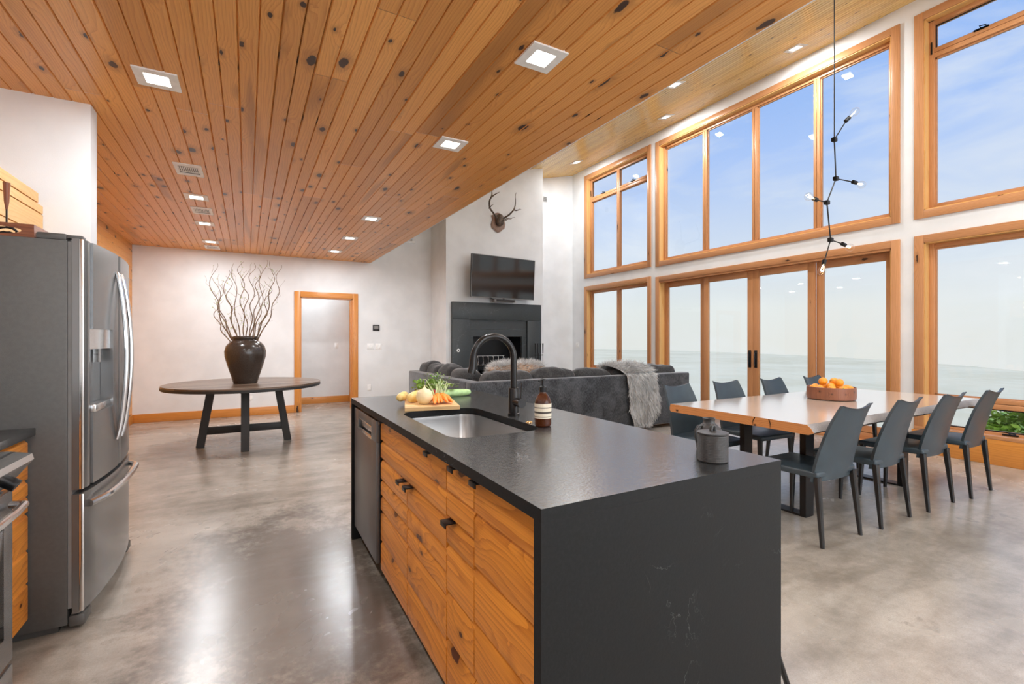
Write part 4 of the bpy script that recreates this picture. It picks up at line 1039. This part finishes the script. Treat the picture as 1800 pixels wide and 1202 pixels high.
# ------------------------------------------------------------------ fireplace
t = thing('fireplace', (4.29, CYF, 0), 'dark slate fireplace surround with open black firebox on the chimney', 'fireplace')
L_ = Matrix.Translation(-Vector(t.location))
o = P0(firebox.done('firebox', M['black'], M=L_), t)
b = B(); y0, y1 = CYF-.075, CYF-.001
b.box(3.30, 3.666, y0, y1, 0, 1.682, .002, long=2); b.box(4.945, 5.275, y0, y1, 0, 1.682, .002, long=2); b.box(3.30, 5.275, y0, y1, 1.685, 2.015, .002, long=0)
P0(b.done('surround', M['slate'], M=L_), t)
b = B(); y0 = CYF-.030
b.box(3.668, 3.75, y0, y1, .6, 1.36, long=2); b.box(4.835, 4.943, y0, y1, .6, 1.36, long=2); b.box(3.668, 4.943, y0, y1, 1.362, 1.50, long=0); b.box(3.668, 4.943, y0, y1, 1.503, 1.68, long=0); b.box(3.668, 4.943, y0, y1, 0, .598, long=0)
P0(b.done('inner_panel', M['slate'], M=L_), t)
b = B(); b.lathe([(.033, 0), (.033, -.006), (.014, -.007)], (3.42, CYF-.075, 1.092), 24, axis=1); kv = P0(b.done('gas_valve_plate', M['white'], M=L_), t)
b = B(); b.lathe([(.012, 0), (.012, -.016), (.004, -.017)], (3.42, CYF-.0755, 1.092), 16, axis=1); P0(b.done('valve_key', M['black'], M=L_), t)
t = thing('fire_grate', (4.2, 8.6, .68), 'pale metal log grate inside the open firebox', 'grate')
b = B(); b.tube([(-.30, -.08, .29), (.32, -.08, .29)], .010, 8); b.tube([(-.30, .12, .10), (.32, .12, .10)], .008, 8)
for i in range(6): x = -.28+i*.115; b.tube([(x, -.08, .29), (x+.01, -.09, .2), (x, -.06, .10), (x, .12, .09), (x, .14, .22)], .008, 8)
for x in (-.25, .27): b.tube([(x, 0, .1), (x, 0, 0)], .009, 8)
b.done('grate', M['chrome']).parent = t
t = thing('fireplace_tools', (5.12, 8.16, 0), 'set of black fireplace tools on a stand right of the firebox', 'fire tools')
b = B(); b.lathe([(.12, 0), (.12, .012), (.02, .02)], n=28); b.tube([(0, 0, .01), (0, 0, 1.02)], .009, 8); b.tube([(-.10, 0, .98), (.10, 0, .98)], .007, 8); b.done('stand', M['black']).parent = t
for i, x in enumerate((-.09, -.03, .035, .09)):
    b = B(); b.tube([(x, -.03, .22), (x, -.03, 1.05)], .006, 8); b.tube([(x, -.03, 1.02), (x, -.03, 1.22)], [.010, .015], 10); b.box(x-.03, x+.03, -.04, -.02, .10, .24, .004); b.done(('poker', 'shovel', 'brush', 'tongs')[i], M['black']).parent = t
# television
t = thing('television', (4.30, 8.12, 2.50), 'flat screen television angled on the chimney above the fireplace', 'television'); t.rotation_euler = (R(3), 0, R(6))
b = B(); b.box(-.735, .735, -.02, .03, -.40, .40, .005); b.box(-.4, .4, .03, .06, -.25, .2, .01); b.done('housing', M['black']).parent = t
b = B(); b.box(-.722, .722, -.0225, -.0195, -.388, .388); b.done('screen', M['tvglass']).parent = t
b = B(); frame_ = .006
b.box(-.737, .737, -.023, -.016, .392, .402); b.box(-.737, .737, -.023, -.016, -.402, -.392); b.box(-.737, -.728, -.023, -.016, -.4, .4); b.box(.728, .737, -.023, -.016, -.4, .4); b.done('bezel', M['rubber']).parent = t
b = B(); b.box(-.1, .1, .05, .19, -.12, .12); b.done('wall_bracket', M['black']).parent = t
t = thing('soundbar', (4.32, 8.20, 2.05), 'small grey speaker box on brackets just under the television', 'speaker'); t.rotation_euler = (0, 0, R(2))
b = B(); b.box(-.21, .26, -.05, .06, -.022, .035, .006); b.done('cabinet', M['rubber']).parent = t
b = B(); b.box(-.17, .24, -.0525, -.049, -.012, .026); b.done('grille', M['iron']).parent = t
b = B(); b.box(-.15, -.11, .02, .168, -.01, .03); b.box(.14, .18, .02, .168, -.01, .03); b.tube([(-.20, .0, .03), (-.30, .05, .075)], .010, 8); b.tube([(.02, -.01, .03), (.02, -.01, .058)], .02, 8); b.done('bracket', M['black']).parent = t
# antler mount: points measured on the chimney plane
PY = CYF
def AP(u, v, d=0.):     # crop coordinates (12.02x) to the wall plane, lifted towards the room by d
    px, py = 840+u/12.02, 320+v/12.02; uu = (px-900)/828; z = (PY-d)/(C0-S0*uu); return (z*(C0*uu+S0), PY-d, CAMH-(py-597)/828*z)
t = thing('antler_mount', AP(420, 850), 'elk antlers mounted on a brown wooden shield high on the chimney', 'antlers')
L_ = Matrix.Translation(-Vector(t.location))
sh = [(405, 650), (450, 662), (500, 700), (545, 760), (550, 830), (568, 890), (560, 950), (545, 1000), (505, 1015), (470, 1055), (425, 1072), (375, 1050), (330, 1005), (290, 975), (270, 900), (285, 840), (300, 790), (290, 740), (285, 705), (320, 680), (350, 662)]
b = B(); P1 = [AP(u, v) for u, v in sh]; c_ = Vector(AP(420, 860))
b.poly([(p[0], p[2]) for p in P1], 1, CYF-.025, CYF-.0005, long=2)
b.poly([(c_.x+(p[0]-c_.x)*.9, c_.z+(p[2]-c_.z)*.9) for p in P1], 1, CYF-.035, CYF-.025, long=2)
P0(b.done('shield', M['plaque'], M=L_), t)
b = B(); c2 = Vector(AP(425, 800)); b.sq((c2.x, CYF-.08, c2.z-.02), (.085, .07, .12), .8, 20, 12); P0(b.done('skull_cap', M['antler'], M=L_), t)
b = B()
def ant(pts, r0, r1): 
    n = len(pts); P_ = [AP(*p) for p in pts]
    # smooth
    Q = []; 
    for i in range(n-1):
        for k in range(4):
            f = k/4; p0 = Vector(P_[max(i-1, 0)]); p1 = Vector(P_[i]); p2 = Vector(P_[i+1]); p3 = Vector(P_[min(i+2, n-1)])
            Q.append(.5*((2*p1)+(-p0+p2)*f+(2*p0-5*p1+4*p2-p3)*f*f+(-p0+3*p1-3*p2+p3)*f**3))
    Q.append(Vector(P_[-1])); m = len(Q); b.tube(Q, [r0+(r1-r0)*(i/(m-1)) for i in range(m)], 9)
ant([(425, 790, .10), (370, 710, .16), (310, 630, .24), (260, 560, .30), (245, 480, .33), (250, 390, .34), (290, 300, .33)], .020, .015)
ant([(290, 300, .33), (298, 240, .32), (295, 180, .30), (318, 125, .28)], .014, .004)
ant([(285, 320, .33), (340, 275, .36), (400, 240, .38), (455, 212, .39)], .016, .004)
ant([(250, 545, .30), (285, 500, .36), (330, 468, .40)], .011, .003)
ant([(275, 575, .28), (230, 552, .36), (235, 540, .42)], .010, .004)
ant([(500, 800, .10), (570, 750, .14), (660, 690, .20), (730, 620, .25), (765, 570, .27), (790, 480, .28), (795, 380, .28), (792, 300, .27), (808, 225, .25)], .021, .004)
ant([(760, 585, .27), (800, 600, .29), (850, 592, .31), (880, 572, .31), (918, 580, .31)], .015, .003)
ant([(510, 790, .10), (560, 800, .17), (620, 770, .23), (690, 775, .28), (735, 752, .30), (785, 742, .32)], .014, .003)
ant([(560, 800, .17), (600, 808, .22), (635, 785, .26)], .010, .003)
P0(b.done('antler', M['antler'], M=L_, ang=70), t)

# ------------------------------------------------------------------ sofa
t = thing('sectional_sofa', (4.0, 5.4, 0), 'large charcoal L-shaped sectional sofa with loose back cushions facing the fireplace', 'sofa')
L_ = Matrix.Translation(-Vector(t.location))
def sp(b, name, mat, par=None): o = b.done(name, mat, M=L_, ang=60); o.parent = par or t; return o
SXa, SXb, SYa, SYb = 2.22, 5.87, 5.0, 7.49
b = B(); b.box(SXa, SXb, SYa, SYa+.17, .05, .795, .022, 3); b.box(SXa, SXa+.17, SYa+.17, SYb, .05, .795, .022, 3); sp(b, 'back_frame', M['sofa'])
b = B(); b.box(SXa+.17, SXb, SYa+.17, SYa+1.0, .05, .30, .02); b.box(SXa+.17, SXa+1.0, SYa+1.0, SYb, .05, .30, .02); sp(b, 'seat_base', M['sofa'])
b = B(); b.box(SXb-.18, SXb, SYa+.171, SYa+1.0, .05, .62, .03, 3); sp(b, 'arm', M['sofa'])
b = B(); b.box(SXa+.171, SXa+1.0, SYb-.16, SYb, .05, .62, .03, 3); sp(b, 'arm', M['sofa'])
seats = [(SXa+.6, SYa+.62, .42, .43)]+[(SXa+1.42+i*.82, SYa+.62, .405, .43) for i in range(3)]+[(SXa+.62, SYa+1.48+i*.80, .43, .395) for i in range(1)]+[(SXa+.62, SYa+2.05, .43, .25)]
for x, y, hx, hy in seats:
    b = B(); b.sq((x, y, .385), (hx, hy, .095), .25, 32, 12, .004, 3, e2=.4); sp(b, 'seat_cushion', M['sofa'])
bc = [(2.84, 5.28, .34, .15), (3.50, 5.27, .33, .15), (4.16, 5.27, .33, .15), (4.82, 5.28, .33, .15), (5.45, 5.27, .29, .15)]
for i, (x, y, hx, hy) in enumerate(bc):
    b = B(); b.sq((x, y, .675+.012*sin(i*2)), (hx+.015, hy, .235), .5, 36, 20, .030, 4.5, e2=.62); sp(b, 'back_cushion', M['cush'])
for i, (x, y, hx, hy) in enumerate([(2.50, 5.80, .15, .27), (2.49, 6.32, .15, .27), (2.50, 6.82, .15, .26), (2.50, 7.18, .15, .24)]):
    b = B(); b.sq((x, y, .675+(.0, .01, .0, .04)[i]), (hx, hy+.01, .25), .5, 32, 20, .030, 4.5, e2=.62); sp(b, 'back_cushion', M['cush'])
for x, y in ((SXa+.06, SYa+.06), (SXb-.06, SYa+.06), (SXb-.06, SYa+.94), (SXa+.06, SYb-.06), (SXa+.94, SYb-.06)):
    b = B(); b.box(x-.03, x+.03, y-.03, y+.03, 0, .055); sp(b, 'foot', M['black'])
# fur pieces: strands as tapered blades in one mesh
def strands(V_, F_, p, d, L, w, n=4, curl=.3, down=.6):
    s = d.cross(Vector((random.gauss(0, 1), random.gauss(0, 1), random.gauss(0, 1)))).normalized()
    k = len(V_); q = Vector(p); dd = Vector(d); cv = Vector((random.gauss(0, 1), random.gauss(0, 1), random.gauss(0, .5)))*curl
    for i in range(n+1):
        f = i/n; ww = w*(1-f)**.6+.0004
        V_.append(q-s*ww); V_.append(q+s*ww)
        dd = (dd+cv/n+Vector((0, 0, -down/n))).normalized(); q = q+dd*L/n
    for i in range(n): F_.append((k+2*i, k+2*i+1, k+2*i+3, k+2*i+2))
def furmesh(name, V_, F_, mat, parent):
    me = bpy.data.meshes.new(name); me.from_pydata(V_, [], F_); me.materials.append(mat); me.shade_smooth(); o = bpy.data.objects.new(name, me); COL.objects.link(o); o.parent = parent; o['kind'] = 'stuff'; return o
random.seed(5)
t = thing('fur_throw', (0, 0, 0), 'long-haired light grey fur throw draped over the back of the sofa', 'throw')
t.location = (4.85, 5.0, .8); OFF = Vector(t.location)
# path of the cloth from the seat side over the cushions and down the back; (y, z, xcentre, halfwidth)
pth = [(5.46, .70, 4.66, .22), (5.40, .86, 4.68, .26), (5.28, .925, 4.70, .28), (5.14, .91, 4.74, .29), (5.03, .86, 4.80, .28), (4.975, .80, 4.83, .27), (4.965, .65, 4.87, .27), (4.962, .45, 4.89, .27), (4.958, .27, 4.88, .26), (4.955, .12, 4.85, .17)]
def tp(f, s):
    x = f*(len(pth)-1); i = min(int(x), len(pth)-2); g2 = x-i; a, c = pth[i], pth[i+1]
    y, z, xc, hw = [a[k]+(c[k]-a[k])*g2 for k in range(4)]
    hemb = 0 if f < .85 else 0
    return Vector((xc+s*hw, y-.012*abs(sin(s*7+f*3))*(1 if f > .5 else .3), z-(.05*abs(s) if f > .9 else 0)*0))
b = B(); rr = [[tp(i/30, -1+2*j/16) for j in range(17)] for i in range(31)]
rr2 = [[tuple(q-OFF) for q in r] for r in rr]; b.rings(rr2, close=False, capa=False, capb=False); b.done('backing', M['fur']).parent = t
V_, F_ = [], []
for i in range(9000):
    f = random.random()**.9; s = random.uniform(-1, 1); f = min(f, .995); p = tp(f, s)-OFF; q = tp(min(1, f+.02), s)-OFF; tn = (q-p).normalized()
    nrm = tn.cross(Vector((1, 0, 0))).normalized()
    if nrm.y > 0 and f > .45: nrm = -nrm
    if f <= .45 and nrm.z < 0: nrm = -nrm
    clump = noise.noise(Vector((s*5, f*9, 0)))
    d = (tn*.9+nrm*(.35+.3*random.random())+Vector((clump*1.1+s*.25+random.gauss(0, .15), 0, 0))).normalized()
    if f <= .5: d = (tn*.4+nrm*.8+Vector((random.gauss(0, .5), random.gauss(0, .3), 0))).normalized()
    strands(V_, F_, p+nrm*.003, d, random.uniform(.06, .11), .0026, 4, .25, .5)
furmesh('pile', V_, F_, M['fur'], t)
t = thing('fur_pillow', (3.18, 5.62, .86), 'shaggy brown and white fur pillow propped behind the sofa corner', 'pillow')
b = B(); b.sq((0, 0, 0), (.43, .12, .115), .6, 32, 16, .02, 4, e2=.7); b.done('pillow', M['furb'], ang=60).parent = t
# rests on a stack of cushions: reach down to the seat
b = B(); b.sq((0, .04, -.25), (.34, .17, .17), .5, 24, 12, .01, 4); b.done('lower_cushion', M['cush'], ang=60).parent = t
Vb, Fb, Vw, Fw = [], [], [], []
for i in range(5200):
    u = Vector((random.uniform(-1, 1), random.uniform(-1, 1), random.uniform(-.3, 1)))
    if u.length < .1: continue
    u.normalize(); p = Vector((math.copysign(abs(u.x)**.7, u.x)*.43, u.y*.12, u.z*.115)); nn_ = Vector((u.x*.5, u.y, u.z*1.1)).normalized()
    d = (nn_+Vector((random.gauss(0, .5), random.gauss(0, .3), .1))).normalized()
    if random.random() < .6 and (u.z < .45 or u.y < -.6): strands(Vb, Fb, p, d, random.uniform(.03, .055), .003, 3, .4, .6)
    else: strands(Vw, Fw, p, d, random.uniform(.055, .10), .0026, 3, .5, .2)
furmesh('brown_pile', Vb, Fb, M['furb'], t); furmesh('white_pile', Vw, Fw, M['fur'], t)
random.seed(3)

# ------------------------------------------------------------------ dining table
TX0, TX1, TYn, TYf = 3.05, 5.78, 1.70, 2.80; TZ = .76; TT = .062
t = thing('dining_table', (4.4, 2.23, 0), 'live-edge wooden slab dining table on black steel frames', 'table')
L_ = Matrix.Translation(-Vector(t.location))
NX = 60
def le(x, s, lo):     # live edge offset
    return .022*noise.noise(Vector((x*2.2, s*5, 0)))+.010*noise.noise(Vector((x*9, s*3, 1)))+(.03 if lo else 0)*(.6+.6*noise.noise(Vector((x*6, s*7, 2))))
b = B(); bm = b.bm; rows = []
for i in range(NX+1):
    x = TX0+(TX1-TX0)*i/NX; sk = .018*noise.noise(Vector((0, 0, i*.1)))*0
    n0, n1 = TYn+le(x, 1, 0), TYf-le(x, 2, 0)
    rows.append([bm.verts.new((x, n0+(n1-n0)*j/10, TZ)) for j in range(11)])
for i in range(NX):
    for j in range(10): bm.faces.new((rows[i][j], rows[i+1][j], rows[i+1][j+1], rows[i][j+1]))
b.fin(0, rnd=.4); topb = P0(b.done('tabletop', M['slab'], M=L_), t)
b = B(); ring = []
for i in range(NX+1):
    x = TX0+(TX1-TX0)*i/NX
    for s in (0,): 
        n0 = TYn+le(x, 1, 0); f0 = TYf-le(x, 2, 0); w0 = .025+.02*noise.noise(Vector((x*7, 0, 4))); w1 = .025+.02*noise.noise(Vector((x*7, 9, 4)))
        ring.append([(x, n0, TZ), (x, n0-.016-w0*.3, TZ-.020), (x, n0-.030-w0*.3+.01*noise.noise(Vector((x*14, 3, 1))), TZ-.046), (x, n0-.012, TZ-TT), (x, f0-.002, TZ-TT), (x, f0+.006, TZ-.046), (x, f0+.006, TZ-.024), (x, f0, TZ)])
b.rings(ring, close=False, capa=False, capb=False, long=0); P0(b.done('live_edge', M['bark'], M=L_), t)
for k, x in ((0, TX0), (-1, TX1)):
    b = B(); r_ = ring[k]; sgn = -1 if k == 0 else 1
    b.poly([(p[1], p[2]) for p in r_], 0, x, x+sgn*.004, long=1); P0(b.done('sawn_end', M['slabend'], M=L_), t)
b = B()
for y_, s_ in ((2.04, .5), (1.94, -.35)):
    b.poly([(y_-.003, TZ-.002), (y_+.004, TZ-.002), (y_+.004+.03*s_, TZ-.03), (y_+.03*s_+.002, TZ-TT+.002), (y_+.03*s_-.002, TZ-.03)], 0, TX0-.0055, TX0-.004)
P0(b.done('crack', M['black'], M=L_), t)
for x in (3.57, 5.06):
    b = B(); y0, y1 = 1.965, 2.47; w = .05; d = .022
    zt = TZ-TT-.0005
    b.box(x-w, x+w, y0-d+.02, y0+d+.02, .012, zt-.01); b.box(x-w, x+w, y1-d, y1+d, .012, zt-.01); b.box(x-w, x+w, y0-d+.02, y1+d, 0, .014); b.box(x-w, x+w, y0-.06, y1+.06, zt-.012, zt)
    P0(b.done('leg_frame', M['black'], M=L_), t)
# bowl and oranges
BX, BY_ = 4.575, 2.33
t = thing('fruit_bowl', (BX, BY_, TZ), 'round dark burl wood bowl full of oranges on the dining table', 'bowl')
b = B(); b.lathe([(.16, .001), (.185, .006), (.190, .03), (.188, .110), (.184, .113), (.179, .110), (.178, .07), (.15, .058), (.001, .056)], n=56, capb=False); b.done('bowl', M['bowl']).parent = t
pos = []
for k in range(9): a = 2*pi*k/9+.16; pos.append((.135*cos(a), .135*sin(a), .093))
for k in range(4): a = 2*pi*k/4+.5; pos.append((.062*cos(a), .062*sin(a), .108))
pos += [(-.045, .045, .158), (.088, .02, .150), (.015, -.06, .150)]
ob = B(); ob.sq((0, 0, 0), (.0365, .0365, .034), 1., 24, 14); proto = ob.done('orange', M['orange'], ang=80)
sb = B(); sb.lathe([(.004, .0315), (.0045, .034), (.002, .0355)], n=8); st = sb.done('stem', M['green']); st.parent = proto
sx_ = lambda p: (p[0]*C0-p[1]*S0)
dp_ = lambda p: (p[0]*S0+p[1]*C0)
names = {}
ringo = sorted(range(9), key=lambda i: sx_(pos[i])); fr_ = [i for i in ringo if dp_(pos[i]) < .03]; bk_ = [i for i in ringo if dp_(pos[i]) >= .03]
ORD = ['leftmost', 'second from the left', 'third from the left', 'fourth from the left', 'fifth from the left', 'sixth from the left']
for q_, i in enumerate(fr_): names[i] = 'orange along the near bowl rim, '+(ORD[q_] if q_ < len(fr_)-1 else 'rightmost')
for q_, i in enumerate(bk_): names[i] = 'orange along the far bowl rim, '+(ORD[q_] if q_ < len(bk_)-1 else 'rightmost')
for q_, i in enumerate(sorted(range(9, 13), key=lambda i: sx_(pos[i]))): names[i] = 'orange in the middle layer of the bowl, '+(ORD[q_] if q_ < 3 else 'rightmost')
for i, s_ in ((13, 'highest, at the back of the heap'), (14, 'on the right of the heap top'), (15, 'at the front of the heap top')): names[i] = 'orange topping the heap, '+s_
for i, p in enumerate(pos):
    o = proto if i == 0 else copy_tree(proto)
    o.location = (BX+p[0], BY_+p[1], TZ+p[2]); o.rotation_euler = (random.uniform(-1, 1), random.uniform(-1, 1), random.uniform(0, 6))
    tag(o, names[i], 'orange', 'oranges in the wooden bowl')

# ------------------------------------------------------------------ dining chairs (leather, front towards +y)
def chair():
    t = thing('dining_chair', (0, 0, 0), '', 'chair')
    b = B(); rings = []
    # seat pad, slightly dished
    b.box(-.222, .222, -.215, .225, .418, .462, .014, 3)
    for v in b.bm.verts:
        if v.co.z > .44: v.co.z -= .010*(1-(v.co.x/.222)**2)*(1-(v.co.y/.225)**2)
        if v.co.y > .15: v.co.z -= (v.co.y-.15)*.12
    b.done('seat', M['leather']).parent = t
    b = B(); nu, nv = 16, 22; F_, K_ = [], []
    for j in range(nv+1):
        v = j/nv; hw = .223-.009*v-.046*v*v; row1, row2 = [], []
        for i in range(nu+1):
            u = -1+2*i/nu
            z = .395+.488*v - .020*(1-u*u)*v**5+.006*v**8*u*u; y = -.205+.0-.030*sin(pi*min(v, .6)/1.2)*.6-.115*v**1.9 - .008*v**6*u*u
            y += .028*(u*u)*(1-.3*v) - .012; x = u*hw
            row1.append((x, y, z)); row2.append((x*.985, y+.020, z-.002))
        F_.append(row1); K_.append(row2)
    loop = [f+k[::-1] for f, k in zip(F_, K_)]
    b.rings(loop, close=True, capa=False, capb=False)
    for lp in (loop[0], loop[-1]):
        m_ = len(lp)//2
        vs_ = [b.bm.verts.new(p) for p in lp]
        for i in range(m_-1): b.bm.faces.new((vs_[i], vs_[i+1], vs_[len(lp)-2-i], vs_[len(lp)-1-i]))
    bmesh.ops.remove_doubles(b.bm, verts=b.bm.verts[:], dist=.0001); bmesh.ops.recalc_face_normals(b.bm, faces=b.bm.faces[:])
    for f in b.bm.faces: f[b.rn] = 0
    b.k = 0; b.fin()
    b.done('backrest', M['leather'], ang=50).parent = t
    b = B(); b.tube([(-1*x_, y_, z_) for x_, y_, z_ in [tuple(F_[-1][i]) for i in range(nu+1)]], .0035, 6); b.done('top_seam', M['leg']).parent = t
    for sx in (-1, 1):
        for fr in (1, -1):
            b = B(); top = (sx*.203, fr*.195 if fr > 0 else -.205, .43); bot = (sx*.218, .215 if fr > 0 else -.245, 0)
            rg = []
            for k in range(7):
                f = k/6; c = Vector(top).lerp(Vector(bot), f); h = .0195-.0085*f
                if fr < 0: c.y += -.012*sin(pi*f)*0
                rg.append([c+Vector((a*h, d*h, 0)) for a, d in ((-1, -.6), (-.6, -1), (.6, -1), (1, -.6), (1, .6), (.6, 1), (-.6, 1), (-1, .6))])
            b.rings(rg); b.done('leg', M['leg']).parent = t
    return t
ch = chair()
near = [(3.32, 1.868, 'nearest the island'), (3.985, 1.85, 'second from the island'), (4.665, 1.83, 'third from the island'), (5.345, 1.80, 'farthest from the island')]
far = [(3.44, 2.745, 'closest to the sofa throw'), (4.09, 2.735, 'second from the island'), (4.82, 2.72, 'before the middle glass doors'), (5.56, 2.70, 'behind the fruit bowl')]
k = 0
for (x, y, s) in near:
    o = ch if k == 0 else copy_tree(ch); k += 1; o.location = (x, y, 0); o.rotation_euler.z = R((-1, 1, 0, 1)[k-1])
    tag(o, 'blue-black leather dining chair, back to the camera, '+s, 'chair', 'dining chairs round the slab table')
for i, (x, y, s) in enumerate(far):
    o = copy_tree(ch); o.location = (x, y, 0); o.rotation_euler.z = R(180+(2, -3, 0, 3)[i])
    tag(o, 'blue-black leather dining chair, window side of table, '+s, 'chair', 'dining chairs round the slab table')

# ------------------------------------------------------------------ pendant lamp: five bare bulbs on jointed black rods
t = thing('pendant_light', (4.42, 2.23, hz(4.42)), 'black jointed rod pendant lamp with five bare bulbs over the dining table', 'pendant lamp')
L_ = Matrix.Translation(-Vector(t.location))
D0 = 4.42*S0+2.23*C0       # distance from the camera plane
def at(px, py, dd=0.):
    z = D0+dd; r = (px-900)/828*z; return Vector((r*C0+z*S0, -r*S0+z*C0, CAMH-(py-597)/828*z))
J = [at(1466.5, 245.5), at(1469.4, 314, .06), at(1453.5, 356, -.05), at(1460, 421.5, .04)]
b = B(); b.tube([J[0]+Vector((0, 0, .02)), Vector((J[0].x, J[0].y, hz(J[0].x)))], .0042, 8); b.lathe([(.06, -.022), (.06, .0)], (J[0].x, J[0].y, hz(J[0].x)), 24); P0(b.done('cord', M['black'], M=L_), t)
b = B()
for a, c in zip(J, J[1:]): b.tube([a, c], .0055, 8)
ends = [(J[0], at(1488, 211.5, -.04), at(1499.5, 200, -.05)), (J[1], at(1500.5, 320, .10), at(1511.5, 323.5, .12)), (J[2], at(1434.5, 350.8, -.12), at(1424.5, 346.5, -.15)), (J[3], at(1481.5, 429, .12), at(1493.5, 434.8, .15)), (J[3], at(1449, 459, -.02), at(1445.5, 474, -.03))]
for a, c, _ in ends: b.tube([a, c], .0048, 8)
P0(b.done('rods', M['black'], M=L_), t)
for j in J:
    b = B(); b.box(j.x-.022, j.x+.022, j.y-.018, j.y+.018, j.z-.018, j.z+.018, .006); P0(b.done('joint', M['black'], M=L_), t)
for a, c, e in ends:
    d = (e-c).normalized(); b = B(); b.tube([c-d*.012, c+d*.034], .0165, 14); sk = P0(b.done('socket', M['black'], M=L_), t)
    b = B(); P_ = []; Rr = []
    for f, r in ((.0, .012), (.012, .014), (.03, .023), (.05, .031), (.066, .033), (.082, .028), (.092, .018), (.097, .004)): P_.append(c+d*(.032+f)); Rr.append(r)
    b.tube(P_, Rr, 20); P0(b.done('bulb', M['bulb'], M=L_, ang=80), sk)
    b = B(); s_ = d.cross(Vector((0, 0, 1)) if abs(d.z) < .9 else Vector((1, 0, 0))).normalized()
    b.tube([c+d*.036, c+d*.05+s_*.006, c+d*.085+s_*.012, c+d*.098, c+d*.085-s_*.012, c+d*.05-s_*.006, c+d*.036], .0028, 6); P0(b.done('filament', M['fil'], M=L_), sk)
